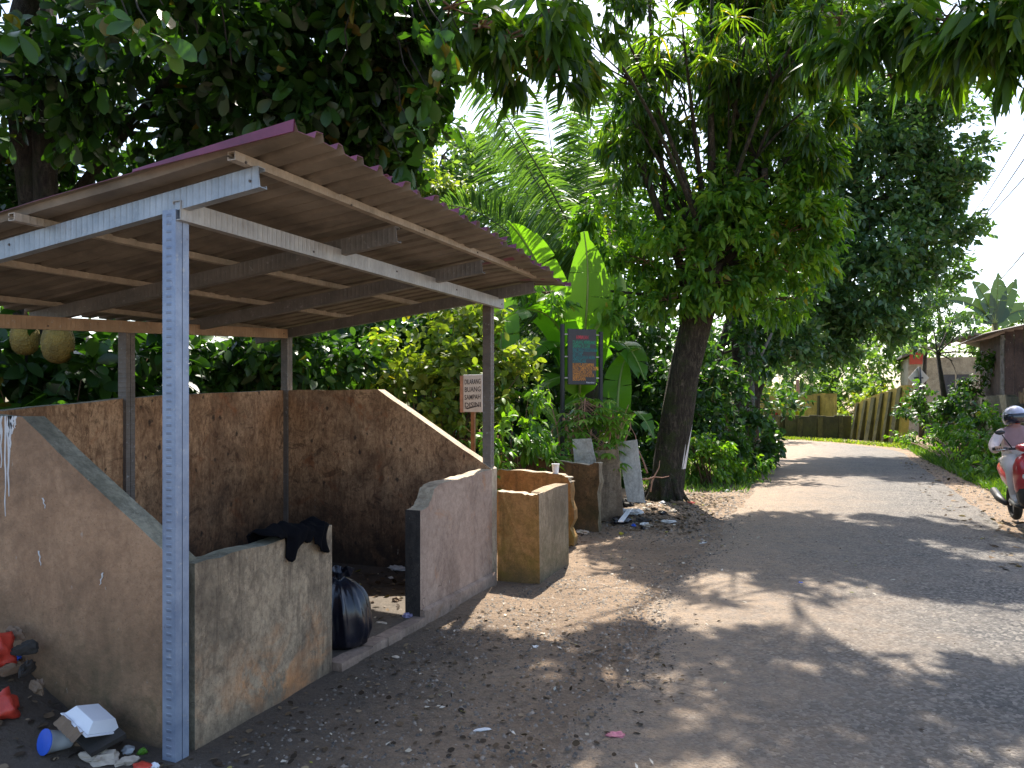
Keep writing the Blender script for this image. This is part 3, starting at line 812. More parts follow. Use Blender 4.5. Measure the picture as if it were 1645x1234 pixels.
# ------------------------------------------------------------------ foliage tools
# where the photograph's ground is sunlit, the canopy above has its gaps (ground polygons, metres)
def gpoly(pix): return np.array([[p.x, p.y] for p in (on_z(*q) for q in pix)])
LIT = [gpoly([(690, 1012), (800, 937), (900, 905), (975, 872), (1040, 858), (950, 892), (965, 925), (1060, 945), (1150, 920), (1270, 925), (1190, 945), (1290, 962), (1420, 938), (1460, 965), (1645, 995), (1900, 1010), (1900, 1130), (1645, 1112), (1450, 1072), (1250, 1026), (1100, 1010), (1000, 1006), (920, 1030), (880, 1105), (850, 1115), (880, 1050)]),
       gpoly([(1060, 808), (1090, 795), (1200, 793), (1260, 786), (1500, 786), (1620, 825), (1700, 870), (1600, 850), (1500, 832), (1380, 826), (1200, 818), (1100, 816)]),
       gpoly([(1080, 752), (1190, 745), (1215, 785), (1090, 790)]),
       gpoly([(1240, 742), (1500, 742), (1510, 750), (1240, 750)]),
       gpoly([(1240, 722), (1450, 722), (1455, 727), (1240, 727)]),
       gpoly([(1240, 766), (1400, 766), (1420, 772), (1240, 772)]),
       gpoly([(1450, 716), (1480, 716), (1640, 775), (1640, 800), (1560, 775)]),
       gpoly([(1245, 706), (1440, 712), (1440, 716), (1245, 710)]),
       np.array([[-4.9, 4.7], [-2.0, 4.6], [-2.0, 7.2], [-4.9, 6.5]]),
       np.array([[-3.4, 8.9], [-2.3, 8.9], [-2.2, 10.6], [-3.4, 10.6]]),          # dumped boards
       np.array([[-5.2, 8.6], [-3.0, 9.0], [-3.2, 12.0], [-6.5, 12.0]]),        # shrub and banana leaves behind the shelter
       np.array([[2.0, 25.0], [6.0, 25.0], [4.0, 33.0], [-6.0, 38.0], [-6.0, 33.0], [-1.0, 31.0]])]
def in_poly(P, poly):
    x, y = P[:, 0], P[:, 1]
    r = np.zeros(len(P), bool); n = len(poly); j = n - 1
    for i in range(n):
        xi, yi = poly[i]; xj, yj = poly[j]
        c = ((yi > y) != (yj > y)) & (x < (xj - xi) * (y - yi) / (yj - yi + 1e-12) + xi)
        r ^= c; j = i
    return r
def shadow_spot(P):
    return P[:, :2] - P[:, 2:3] / SUN[2] * SUN[:2]
def thin_for_sun(P, keep=0.0):
    g = shadow_spot(P)
    lit = np.zeros(len(P), bool)
    for pl in LIT: lit |= in_poly(g, pl)
    # dapples: small chinks in the shade in front of the camera
    near = (g[:, 1] < 5.4) & (g[:, 0] > -2.2) & (g[:, 1] > 2.0)
    chink = near & (nz(g[:, 0], g[:, 1], 8.5, 1.3) + 0.6 * nz(g[:, 0], g[:, 1], 17.0, 4.0) > 0.34)
    return ~((lit | chink) & (rng.random(len(P)) > keep))

def leaf_tmpl(ws, us=(.18, .42, .68, .88), cup=.11):
    """smooth leaf outline: half widths ws at stations us, folded along the midrib"""
    L = [[u, -w, cup * w] for u, w in zip(us, ws)]; Rr = [[u, w, cup * w] for u, w in zip(us, ws)]; Mm = [[u, 0, 0] for u in us]
    return (np.array([[0, 0, 0]] + L + [[1, 0, -.03]] + Rr + Mm), 'd')
T_OVAL = leaf_tmpl((.62, 1.0, .92, .52)); T_LANCE = leaf_tmpl((.70, 1.0, .78, .36)); T_OBOV = leaf_tmpl((.42, .84, 1.0, .66))
T_SIMPLE = (np.array([[0, 0, 0], [.45, -1, .12], [1, 0, 0], [.45, 1, .12]]), 's')
T_BLADE = (np.array([[0, -.9, 0], [0, .9, 0], [.55, .6, 0], [.55, -.6, 0], [1, 0, 0], [1, 0, 0]]), 'b')
TRI = {'d': np.array([[0, 1, 10], [0, 10, 6], [1, 2, 11], [1, 11, 10], [10, 11, 7], [10, 7, 6], [2, 3, 12], [2, 12, 11], [11, 12, 8], [11, 8, 7], [3, 4, 13], [3, 13, 12], [12, 13, 9], [12, 9, 8], [4, 5, 13], [13, 5, 9]]), 's': np.array([[0, 1, 2], [0, 2, 3]]), 'b': np.array([[0, 1, 2], [0, 2, 3], [3, 2, 4]])}
def unit(a): return a / (np.linalg.norm(a, axis=-1, keepdims=True) + 1e-9)

class Leaves:
    def __init__(s): s.V, s.Fc, s.T, s.n = [], [], [], 0
    def add(s, C, AX, L, Wd, tint, tmpl=T_OVAL, droop=0.15, roll=0.7, flat=None):
        """C base points, AX axes, L lengths, Wd half widths"""
        n = len(C)
        if n == 0: return
        AX = unit(AX)
        up = np.tile([0, 0, 1.0], (n, 1)) + rng.normal(0, roll, (n, 3))
        if flat is not None: up = np.tile(flat, (n, 1)) + rng.normal(0, roll, (n, 3))
        S = unit(np.cross(AX, up)); Nn = np.cross(S, AX)
        t, kind = tmpl
        L = np.broadcast_to(L, n)[:, None]; Wd = np.broadcast_to(Wd, n)[:, None]
        k = len(t)
        V = np.empty((n, k, 3))
        for i in range(k):
            u, v, w = t[i]
            V[:, i] = C + AX * (u * L) + S * (v * Wd) + Nn * (w * Wd * 1.6)
            V[:, i, 2] -= (droop * u * u * L)[:, 0]
        tri = TRI[kind]
        Fc = (np.arange(n)[:, None, None] * k + tri[None]).reshape(-1, 3) + s.n
        s.V.append(V.reshape(-1, 3)); s.Fc.append(Fc); s.T.append(np.repeat(np.clip(tint, 0, 1), k)); s.n += n * k
    def mesh(s, name, mat):
        if not s.V: return bpy.data.meshes.new(name)
        return np_mesh(name, np.concatenate(s.V), np.concatenate(s.Fc), mat, np.concatenate(s.T))

def sphere(n): return unit(rng.normal(0, 1, (n, 3)))

def cluster(lv, P, D, k, L, ratio, tmpl, spread=0.7, droop=0.5, twig=0.22, curl=0.15, tint=None, tbase=None, roll=0.7):
    """k leaves on a twig at every point P heading D"""
    n = len(P)
    if n == 0: return
    C = np.repeat(P, k, 0); Dr = np.repeat(D, k, 0)
    t = rng.random((n * k, 1))
    C = C + Dr * twig * t + rng.normal(0, 0.02, (n * k, 3)) * (L / 0.15)
    AX = Dr * 0.6 + rng.normal(0, spread, (n * k, 3)); AX[:, 2] -= droop
    ln = L * rng.uniform(0.65, 1.15, n * k)
    tb = np.repeat(tbase if tbase is not None else rng.uniform(0.1, 0.75, n), k)
    lv.add(C, AX, ln, ln * ratio * rng.uniform(0.85, 1.15, n * k), tb + rng.normal(0, 0.16, n * k), tmpl, curl, roll)

def blob_pts(c, r, n, sg=0.21):
    """twig points gathered in leafy clumps round the shell of a lobe"""
    c = np.array(c); r = np.array(r if hasattr(r, '__len__') else (r, r, r * 0.85))
    m = max(5, n // 24)
    sc = c + sphere(m) * r * (0.45 + 0.55 * rng.random((m, 1)))
    P = sc[rng.integers(0, m, n)] + rng.normal(0, sg, (n, 3)) * r
    D = unit((P - c) / r + np.array([0, 0, -0.1]) + rng.normal(0, 0.25, (n, 3)))
    return P, D

STYLE = {   # leaves per twig, length, half-width ratio, template, spread, droop, twig, curl
    'jack': (6, 0.165, 0.27, T_OBOV, 0.75, 0.25, 0.22, 0.12), 'mango': (9, 0.20, 0.12, T_LANCE, 0.55, 0.75, 0.12, 0.25),
    'sprout': (8, 0.15, 0.20, T_LANCE, 0.6, 0.45, 0.28, 0.25), 'fine': (7, 0.15, 0.26, T_SIMPLE, 0.85, 0.1, 0.25, 0.1),
    'far': (6, 0.24, 0.28, T_SIMPLE, 0.85, 0.2, 0.4, 0.1), 'under': (6, 0.17, 0.24, T_OVAL, 0.75, 0.25, 0.25, 0.2), 'yel': (7, 0.12, 0.30, T_OVAL, 0.8, 0.1, 0.25, 0.15)}

def limbs(mb, path, r0, r1, n=8, wob=0.0):
    k = len(path)
    mb.tube(path, [r0 + (r1 - r0) * (i / (k - 1)) ** 0.8 for i in range(k)], n, wob=wob)

def wiggle(p, q, n, amp):
    p, q = Vector(p), Vector(q); L = (q - p).length
    return [p.lerp(q, i / n) + (Vector((rnd.uniform(-1, 1), rnd.uniform(-1, 1), rnd.uniform(-1, 1))) * amp * L if 0 < i < n else Vector()) for i in range(n + 1)]

def tree(name, label, base, trunk_path, r0, r1, blobs, style, lmat, bark, group=None, cat='tree', twigs=3, wob=0.06, extra=None, scale=1.0, sun=True, start=None, dens=1.0, bl=True):
    """trunk_path: world points; blobs: (centre, radius, n twigs[, style]); each blob is reached by a limb"""
    t = thing(name, base, label, cat, group)
    mb = MB()
    limbs(mb, trunk_path, r0, r1, 20, wob)
    top = Vector(trunk_path[-1])
    lv = Leaves()
    for b in blobs:
        c, r, n = b[0], b[1], int(b[2] * dens); st = STYLE[b[3] if len(b) > 3 else style]
        cv = Vector(c)
        st0 = min((Vector(p) for p in trunk_path[len(trunk_path) // 2:]), key=lambda p: (p - cv).length) if start is None else Vector(start)
        rm = r if not hasattr(r, '__len__') else sum(r) / 3
        if bl:
            mid = st0.lerp(cv, 0.55) + Vector((rnd.uniform(-.1, .1), rnd.uniform(-.1, .1), 0.18)) * (cv - st0).length * 0.6
            pth = bez([st0, mid, cv], 7)
            limbs(mb, pth, min(r1 * 0.55, 0.03 + rm * 0.03), 0.012, 6)
            for _ in range(twigs):
                d = Vector((rnd.gauss(0, 1), rnd.gauss(0, 1), rnd.gauss(0, 0.7))).normalized()
                limbs(mb, wiggle(pth[rnd.randint(3, 6)], cv + d * rm * 0.85, 3, 0.08), 0.014, 0.004, 5)
        P, D = blob_pts(c, r, n)
        if sun:
            k = thin_for_sun(P); P, D = P[k], D[k]
        k_, L_, ra, tm, sp, dr, tw, cu = st
        cluster(lv, P, D, k_, L_ * scale, ra, tm, sp, dr, tw * scale, cu)
    if extra: extra(lv, mb)
    mb.build('trunk', bark, t, smooth=True)
    link('crown', lv.mesh('crown', lmat), t)
    return t

def B(px, py, Z, rpx, n, *st):
    """blob seen at px,py with radius rpx photo pixels at depth Z"""
    return (at(px, py, Z), rpx * Z / F, n) + tuple(st)

def ground_pt(px, Z):
    p = at(px, HY, Z); p.z = 0; return p
# ------------------------------------------------------------------ jackfruit tree over the shelter
tb = ground_pt(48, 7.6)
jb = [B(40, 60, 6.6, 130, 150), B(170, 100, 7.2, 130, 150), B(300, 50, 6.4, 130, 160), B(420, 90, 7.0, 130, 220), B(540, 70, 6.6, 120, 240), B(600, 150, 7.2, 95, 240), B(560, 230, 7.8, 90, 210),
      B(150, 230, 8.2, 100, 80), B(290, 210, 8.2, 110, 80), B(420, 200, 7.6, 110, 230), B(500, 180, 7.0, 90, 230), B(30, 240, 8.0, 80, 150), B(640, 60, 6.4, 60, 130), B(-60, 330, 7.5, 90, 120), B(20, 330, 8.5, 60, 90),
      B(100, -90, 6.0, 170, 140), B(330, -110, 6.0, 170, 150), B(560, -80, 6.0, 140, 200), B(620, 240, 8.0, 42, 80), B(470, 265, 8.6, 70, 120), B(-130, 120, 6.5, 160, 160)]
def jack_extra(lv, mb):
    # a few big near leaves hanging in at the top edge and at the right side of the crown
    for (px, py, Z, n) in ((205, 25, 4.6, 9), (240, 42, 4.6, 8), (170, 10, 4.7, 7), (262, 8, 4.6, 6), (20, 40, 4.8, 8), (655, 30, 5.6, 9), (690, 40, 5.6, 7), (700, 100, 5.8, 9), (665, 130, 5.9, 10), (660, 200, 6.2, 9), (645, 260, 6.4, 9), (715, 70, 5.6, 5), (690, 150, 5.9, 5)):
        c = np.array(at(px, py, Z))[None]
        cluster(lv, c, np.array([[0.3, 0.1, -0.5]]), n, 0.17, 0.27, T_OBOV, 0.7, 0.4, 0.25, 0.12, tbase=np.array([0.8]))
        mb.tube(wiggle(at(px - 40, py - 90, Z + 0.3), at(px, py, Z), 3, 0.06), [0.012, 0.009, 0.006, 0.004], 5)
    for (px, py, q, r) in ((310, 20, 330, 110), (355, 10, 372, 105), (560, -10, 548, 100), (285, 30, 300, 85)):   # hanging aerial stems
        mb.tube(wiggle(at(px, py, 5.8), at(q, r, 5.9), 4, 0.06), 0.007, 5)
    # second stem and the big leaning limb
    limbs(mb, wiggle(ground_pt(80, 7.9), at(72, -40, 7.2), 5, 0.012), 0.13, 0.10, 10, 0.06)
    limbs(mb, bez([at(110, 330, 8.0), at(160, 260, 7.8), at(200, 215, 7.5), at(300, 90, 7.0)], 6), 0.07, 0.04, 8)
    limbs(mb, bez([at(315, 225, 7.8), at(330, 120, 7.4), at(345, 20, 7.0)], 5), 0.05, 0.03, 8)
jt = tree('jackfruit_tree', 'dark broad-leaved jackfruit tree spreading over the shelter roof', tb,
          [tb + Vector((0, 0, -0.1)), at(52, 480, 7.6), at(55, 330, 7.5), at(40, 210, 7.3), at(20, 90, 7.0), at(60, -60, 6.8)], 0.17, 0.10, jb, 'jack', L_jack, M_bark_dark, extra=jack_extra)
def jackfruit(px, py, Z, h, label):
    c = at(px, py, Z)
    t = thing('jackfruit', c, label, 'fruit', 'jackfruits hanging behind the shelter')
    prof = [(0.02, 0.5), (0.2, 0.47), (0.33, 0.36), (0.40, 0.12), (0.40, -0.12), (0.34, -0.33), (0.2, -0.46), (0.03, -0.5)]
    m = MB(); m.lathe([(r * h, z * h) for r, z in prof][::-1], (0, 0, 0), 18, sx=1, sy=0.9); m.build('flesh', M_jack, t, True, local=True)
    m = MB(); m.tube([(0, 0, h * 0.49), (0.02, 0, h * 0.49 + 0.15), (0.0, 0.05, h * 0.49 + 0.4)], 0.014, 6); m.build('stalk', M_twig, t, True, local=True)
jackfruit(40, 543, 6.6, 0.30, 'green-yellow jackfruit with dark blemish hanging under the back beam, smaller of two')
jackfruit(93, 552, 6.5, 0.34, 'fat brownish yellow jackfruit hanging under the back beam, bigger of two')

# ------------------------------------------------------------------ the leaning mango tree by the road
mb_ = on_z(1068, 806)
mt_path = [mb_ + Vector((0, 0, -0.15)), mb_ + Vector((0.0, 0, 0.06)), at(1075, 740, 12.0), at(1085, 670, 11.9), at(1098, 600, 11.8), at(1115, 530, 11.7), at(1133, 465, 11.6), at(1142, 420, 11.5)]
tops = [B(1000, 50, 10.2, 95, 150), B(1095, 30, 10.6, 105, 170), B(1200, 50, 10.8, 105, 170), B(1290, 40, 10.2, 85, 130), B(1005, 180, 11.0, 62, 110), B(1090, 150, 12.0, 80, 120), B(1190, 150, 11.6, 85, 120), B(1270, 130, 11.0, 75, 110), B(1300, 215, 11.2, 52, 100), B(1140, 250, 11.6, 75, 110), B(1225, 260, 12.0, 70, 110), B(1010, 250, 11.3, 45, 60), B(1310, 270, 11.2, 35, 50),
        B(950, 40, 9.0, 60, 90), B(1060, 270, 11.8, 45, 50), B(1320, 330, 11.6, 40, 60), B(1180, 210, 12.4, 70, 90), B(1050, 210, 12.2, 60, 80), B(1100, 330, 12.3, 60, 80), B(1240, 200, 12.2, 60, 80)]
lows = [B(960, 335, 11.3, 40, 45, 'sprout'), B(990, 375, 11.6, 44, 55, 'sprout'), B(1030, 420, 11.4, 42, 55, 'sprout'), B(1130, 315, 11.3, 60, 85, 'sprout'), B(1170, 370, 11.3, 55, 75, 'sprout'), B(1190, 300, 11.2, 60, 80, 'sprout'), B(1270, 370, 11.2, 55, 70, 'sprout'), B(1250, 425, 11.3, 48, 60, 'sprout'), B(1110, 430, 11.3, 48, 65, 'sprout'), B(1160, 455, 11.2, 42, 55, 'sprout'), B(1215, 470, 11.4, 38, 45, 'sprout'),
        B(1070, 480, 11.3, 40, 45, 'sprout'), B(1300, 320, 11.2, 40, 45, 'sprout'), B(1000, 500, 11.2, 30, 28, 'sprout'), B(880, 470, 11.0, 26, 22, 'sprout'), B(1310, 400, 11.3, 36, 45, 'sprout'), B(1060, 370, 12, 45, 60, 'sprout'), B(1200, 420, 11.9, 45, 60, 'sprout'), B(1240, 330, 11.8, 50, 65, 'sprout'), B(1150, 400, 12.1, 50, 60, 'sprout'), B(1090, 400, 11.1, 36, 40, 'sprout'), B(1260, 480, 11.8, 30, 34, 'sprout')]
hang = [B(860, 100, 6.6, 52, 26), B(905, 120, 6.7, 42, 22), B(820, 60, 6.4, 42, 16), B(770, 40, 6.2, 45, 14), B(920, 40, 7.0, 55, 30), B(880, 20, 6.6, 60, 28), B(730, 10, 6.2, 40, 12),
        B(1395, 55, 7.2, 45, 26), B(1450, 30, 7.0, 50, 28), B(1520, 30, 6.6, 55, 32), B(1590, 45, 6.2, 60, 40), B(1640, 40, 6.0, 60, 40), B(1545, 95, 6.6, 30, 12), B(1460, 95, 7.0, 26, 9), B(1430, 120, 7.2, 18, 6), B(1350, 30, 7.6, 45, 24), B(1700, 60, 6.0, 70, 40)]
def canopy_over(gx, gy, h, r, n):
    return (Vector((gx + h / SUN[2] * SUN[0], gy + h / SUN[2] * SUN[1], h)), (r, r, r * 0.5), n)
over = []
for gx, gy, r, n in ((-1.5, 3.9, 0.9, 130), (-0.6, 4.2, 0.9, 130), (0.3, 4.1, 0.9, 130), (1.1, 4.0, 0.9, 120), (-1.1, 2.9, 1.0, 120), (0.0, 3.0, 1.0, 120), (1.2, 2.9, 1.0, 120), (2.2, 3.6, 1.0, 120), (-2.1, 3.3, 0.9, 90), (-0.3, 5.0, 0.5, 50), (-1.1, 4.8, 0.5, 50)):
    over.append(canopy_over(gx, gy, 7.4 + rnd.uniform(-0.5, 0.6), r, n))
for gx, gy, r, n in ((-1.4, 8.0, 0.7, 90), (-0.6, 7.7, 0.7, 100), (0.3, 8.2, 0.9, 150), (1.3, 8.0, 1.0, 150), (2.3, 7.9, 1.0, 130), (-0.2, 9.2, 0.9, 130), (0.9, 9.4, 1.0, 130), (2.0, 9.6, 1.0, 130), (-1.3, 9.6, 0.8, 100), (-0.5, 10.5, 0.7, 90), (0.6, 10.6, 0.7, 90), (1.8, 10.8, 0.6, 70), (0.8, 7.3, 0.6, 70), (1.9, 7.0, 0.5, 50)):
    over.append(canopy_over(gx, gy, 8.6 + rnd.uniform(-0.5, 0.8), r, n))
def mango_extra(lv, mb):
    # the visible rising limbs
    for pts, r0, r1 in (([(1118, 470), (1080, 410), (1055, 330), (1030, 262)], .075, .05), ([(1140, 440), (1150, 340), (1140, 240), (1140, 120), (1145, -40)], .10, .02), ([(1140, 440), (1210, 390), (1232, 340), (1228, 270)], .075, .045),
                        ([(1228, 300), (1190, 190), (1160, 130), (1135, 60)], .05, .02), ([(1125, 450), (1140, 380), (1180, 260), (1290, 180)], .05, .015), ([(1140, 430), (1240, 415), (1270, 380)], .045, .02), ([(1120, 480), (1040, 475), (930, 462)], .035, .014),
                        ([(1050, 120), (1047, 50), (1040, -40)], .05, .02), ([(1100, 470), (1060, 300), (1050, 120)], .06, .03)):
        limbs(mb, bez([at(px, py, 11.6 - 0.15 * i) for i, (px, py) in enumerate(pts)], 9), r0, r1, 8, 0.05)
    # long boughs reaching out over the road towards the overhanging leaves
    top = at(1142, 420, 11.5)
    for q in ((880, 10, 6.8), (1520, 0, 6.7), (1400, 20, 7.4), (760, 10, 6.4)):
        limbs(mb, bez([at(1140, -40, 11.0), at(1130, -350, 9.5), at(q[0], q[1] - 250, q[2] + 0.8), at(*q)], 12), 0.022, 0.006, 7)
    for q in ((1452, 70, 7.0), (1560, 90, 6.6), (1440, 110, 7.1), (860, 130, 6.6), (910, 150, 6.7), (740, 60, 6.2)):
        limbs(mb, wiggle(at(q[0] - 25, q[1] - 110, q[2] + .1), at(*q), 3, 0.05), 0.008, 0.004, 5)
    # bird's nest fern and dry tufts in the forks
    for px, py in ((1050, 105), (1140, 100), (1180, 30), (1080, 30), (1060, 60)):
        c = np.tile(np.array(at(px, py, 10.4)), (38, 1)); d = sphere(38); d[:, 2] = np.abs(d[:, 2]) * 0.8
        lv.add(c, d, rng.uniform(.25, .55, 38), 0.016, rng.uniform(.5, 1, 38), T_LANCE, 0.6)
    # buttress roots and vines at the foot
    for k in range(7):
        a = k * 0.9 + 0.3; p = mb_ + Vector((math.cos(a) * .42, math.sin(a) * .42, -0.03))
        limbs(mb, bez([mb_ + Vector((math.cos(a) * .17, math.sin(a) * .17, 0.35)), mb_ + Vector((math.cos(a) * .25, math.sin(a) * .25, 0.06)), p], 5), 0.075, 0.02, 6)
mango = tree('mango_tree', 'leaning mossy mango tree with long drooping leaves at the road edge', mb_, mt_path, 0.285, 0.20, tops, 'mango', L_mango, M_bark, extra=mango_extra, wob=0.08, dens=0.95)
# boughs over the road (same tree) and the bright suckers on its stem are further leaf parts of it
def more_leaves(parent, name, blobs, style, lmat, sun=True, sub=True, scale=1.0, dens=1.0):
    lv = Leaves(); mb = MB()
    for b in blobs:
        k_, L_, ra, tm, sp, dr, tw, cu = STYLE[b[3] if len(b) > 3 else style]
        P, D = blob_pts(b[0], b[1], int(b[2] * dens))
        if sun: k = thin_for_sun(P); P, D = P[k], D[k]
        cluster(lv, P, D, k_, L_ * scale, ra, tm, sp, dr, tw, cu)
        for _ in range(4 if sub else 0):
            rm = b[1] if not hasattr(b[1], '__len__') else b[1][0]
            d = Vector((rnd.gauss(0, 1), rnd.gauss(0, 1), rnd.gauss(0, .5))).normalized() * rm * 0.8
            limbs(mb, wiggle(Vector(b[0]) - d * 0.6, Vector(b[0]) + d, 3, 0.08), 0.012, 0.004, 5)
    o = link(name, lv.mesh(name, lmat), parent)
    if mb.v:
        tag(mb.build('twigs', M_twig, parent, True), kind='stuff')
    return o
more_leaves(mango, 'suckers', lows, 'sprout', L_sprout, False, dens=1.35)
more_leaves(mango, 'overhanging_boughs', hang, 'mango', L_mango, False, scale=1.3, dens=0.75)
more_leaves(mango, 'upper_crown', over, 'mango', L_mango, dens=1.9)
def paper_on_trunk():
    m = MB(); n = 5
    for k in range(n):
        a0, a1 = -0.9 + k * 0.32, -0.9 + (k + 1) * 0.32
        vs = []
        for py, r in ((752, .262), (670, .247)):
            c = at(1074 + (745 - py) * 0.17, py, 12.0)
            for a in (a0, a1):
                vs.append(c + Vector((RV[0], RV[1], 0)) * (r + .012) * math.cos(a) - Vector((FV[0], FV[1], 0)) * (r + .012) * math.sin(a) * -1)
        m.add(vs, [(0, 1, 3, 2)])
    o = m.build('paper_notice', M_whitelit); tag(o, 'long white paper notice wrapped on the side of the leaning trunk', 'paper')
    s = o.modifiers.new('s', 'SOLIDIFY'); s.thickness = 0.003
paper_on_trunk()

# ------------------------------------------------------------------ big dark tree leaning over the road further on
def sb(px, Z): return ground_pt(px, Z)
d0 = sb(1200, 22)
dark = [B(1330, 200, 23, 80, 200), B(1400, 170, 23, 85, 240), B(1470, 190, 22.5, 75, 220), B(1510, 160, 22, 45, 110), B(1310, 290, 23, 75, 200), B(1390, 280, 22.5, 85, 240), B(1460, 300, 22.5, 75, 220), B(1535, 300, 22, 45, 130), B(1545, 270, 22, 35, 80), B(1400, 380, 22, 80, 230), B(1330, 380, 22.5, 70, 190), B(1470, 390, 22, 65, 180), B(1520, 360, 22, 45, 100),
        B(1300, 460, 22, 65, 180), B(1370, 470, 22, 65, 180), B(1430, 460, 22.5, 60, 150), B(1320, 530, 22, 50, 130), B(1390, 540, 22.5, 45, 110), B(1250, 470, 20, 55, 140), B(1240, 540, 20, 55, 140), B(1450, 520, 23, 38, 80), B(1500, 440, 24, 35, 60), B(1260, 150, 24, 70, 120), B(1320, 120, 24, 60, 100)]
tree('shade_tree', 'large dark rounded tree arching over the road beyond the leaning mango', d0, [d0 + Vector((0, 0, -.1)), at(1205, 640, 22), at(1225, 580, 22), at(1270, 510, 22), at(1330, 430, 22.3), at(1390, 330, 22.5)], 0.30, 0.14, dark, 'far', L_far, M_bark_dark, twigs=2, dens=2.0, sun=False, scale=0.95)
for (px, Z, path, r, lab) in ((1188, 19, [(1188, 700), (1186, 620), (1180, 540), (1160, 470)], .13, 'slim dark trunk with shaded crown left of the road bend'), (1160, 17.5, [(1158, 720), (1150, 640), (1155, 570), (1175, 500)], .12, 'dark leafy roadside tree just behind the leaning mango trunk')):
    b0 = ground_pt(px, Z)
    tree('roadside_tree', lab, b0, [b0 + Vector((0, 0, -.1))] + [at(x, y, Z) for x, y in path[1:]], r, r * .6, [B(px - 20, 520, Z, 55, 130), B(px + 30, 470, Z, 60, 140), B(px - 50, 450, Z + 1, 60, 130), B(px + 10, 400, Z + 1, 60, 130), B(px + 40, 560, Z, 40, 80), B(px - 60, 600, Z, 50, 110)], 'under', L_under, M_bark_dark, group='trees along the left verge', twigs=2)
pale = ground_pt(1207, 18)
tree('pale_stemmed_tree', 'small tree with two bare pale stems beside the road', pale, [pale + Vector((0, 0, -.1)), at(1208, 640, 18), at(1206, 580, 18), at(1203, 520, 18)], .07, .05, [B(1195, 480, 18, 35, 60), B(1235, 500, 18, 35, 50)], 'under', L_under, M_bark_pale, twigs=2,
     extra=lambda lv, mb: (limbs(mb, [at(1208, 620, 18), at(1218, 580, 18), at(1240, 535, 18)], .05, .03, 8), limbs(mb, [at(1207, 600, 18), at(1212, 560, 18), at(1213, 520, 18)], .035, .02, 8)))

# ------------------------------------------------------------------ backdrop trees
def back_tree(px, Z, blobs, lab, lm, st='far', scale=1.0, bark=None, grp='trees behind the shelter', r=.16, dens=1.6):
    b0 = ground_pt(px, Z)
    top = blobs[0][0]
    tree('backdrop_tree', lab, b0, [b0 + Vector((0, 0, -.1)), b0.lerp(Vector((b0.x, b0.y, top.z)), .5) + Vector((.1, 0, 0)), Vector((b0.x, b0.y, top.z)).lerp(Vector(top), .4)], r, r * .5, blobs, st, lm, bark or M_bark_dark, group=grp, twigs=2, scale=scale, sun=True, dens=dens)
back_tree(720, 26, [B(700, 250, 26, 55, 150), B(760, 300, 26, 75, 220), B(690, 330, 25, 60, 160), B(740, 230, 27, 45, 110), B(800, 380, 26, 70, 200), B(720, 400, 25, 60, 160)], 'pale green tree standing open to the sky behind the shelter roof', L_light, scale=1.1)
back_tree(860, 28, [B(860, 330, 28, 80, 220), B(930, 260, 28, 65, 170), B(930, 400, 27, 70, 200), B(850, 440, 27, 70, 190), B(970, 330, 26, 60, 150), B(960, 200, 28, 45, 90)], 'hazy mid-green tree behind the palm fronds', L_light, scale=1.1)
back_tree(680, 17, [B(690, 300, 17, 35, 90), B(720, 320, 17, 30, 70), B(670, 270, 17, 30, 70), B(640, 320, 17, 45, 120), B(700, 400, 17, 60, 150)], 'yellow-green young tree behind the highest roof edge', L_yel, 'sprout')
back_tree(1010, 19, [B(1010, 450, 19, 70, 180), B(960, 540, 18, 70, 170), B(1040, 560, 18, 70, 180), B(1090, 520, 19, 60, 150), B(1000, 640, 17, 60, 140), B(1060, 650, 17, 60, 150), B(1040, 360, 20, 60, 130)], 'dense shaded tree filling the gap behind the notice board', L_under, 'far', .9)
back_tree(300, 14, [B(200, 420, 14, 110, 150), B(330, 440, 14, 110, 160), B(440, 420, 14, 100, 150), B(100, 430, 14, 110, 150), B(520, 480, 14, 80, 150), B(600, 470, 15, 90, 170), B(700, 500, 16, 80, 160), B(780, 520, 17, 80, 170), B(0, 450, 14, 110, 140)], 'broad dark tree closing the view behind the shelter', L_under, 'far', .9)
back_tree(900, 30, [B(900 + 60 * k, 620 + 25 * (k % 2), 28 + (k % 3), 60, 120) for k in range(-7, 6)] + [B(900 + 60 * k, 540 + 25 * (k % 2), 30 + (k % 3), 60, 120) for k in range(-7, 6)], 'long dark thicket far behind the bays and the notice board', L_under, 'far', 1.2, dens=1.3)
def undergrowth():
    lv = Leaves()
    n = 15000
    P = np.c_[rng.uniform(-14, -3.3, n), rng.uniform(6.6, 30, n), np.zeros(n)]
    P = P[(P[:, 0] < -3.75) | (P[:, 1] > 9.6)]; P = P[(P[:, 0] < -5.2) | (P[:, 1] > 6.4)]
    P[:, 2] = rng.uniform(0.02, 0.55, len(P)) * np.clip(P[:, 1] / 11, 1, 2.4) * (0.6 + 0.4 * nz(P[:, 0], P[:, 1], 1.2))
    cluster(lv, P, unit(rng.normal(0, .5, P.shape) + np.array([0, 0, .8])), 6, .16, .26, T_OVAL, .8, .1, .2, .2)
    tag(link('undergrowth', lv.mesh('undergrowth', L_under)), 'leafy undergrowth covering the ground behind the shelter and bays', 'undergrowth', kind='stuff')
undergrowth()
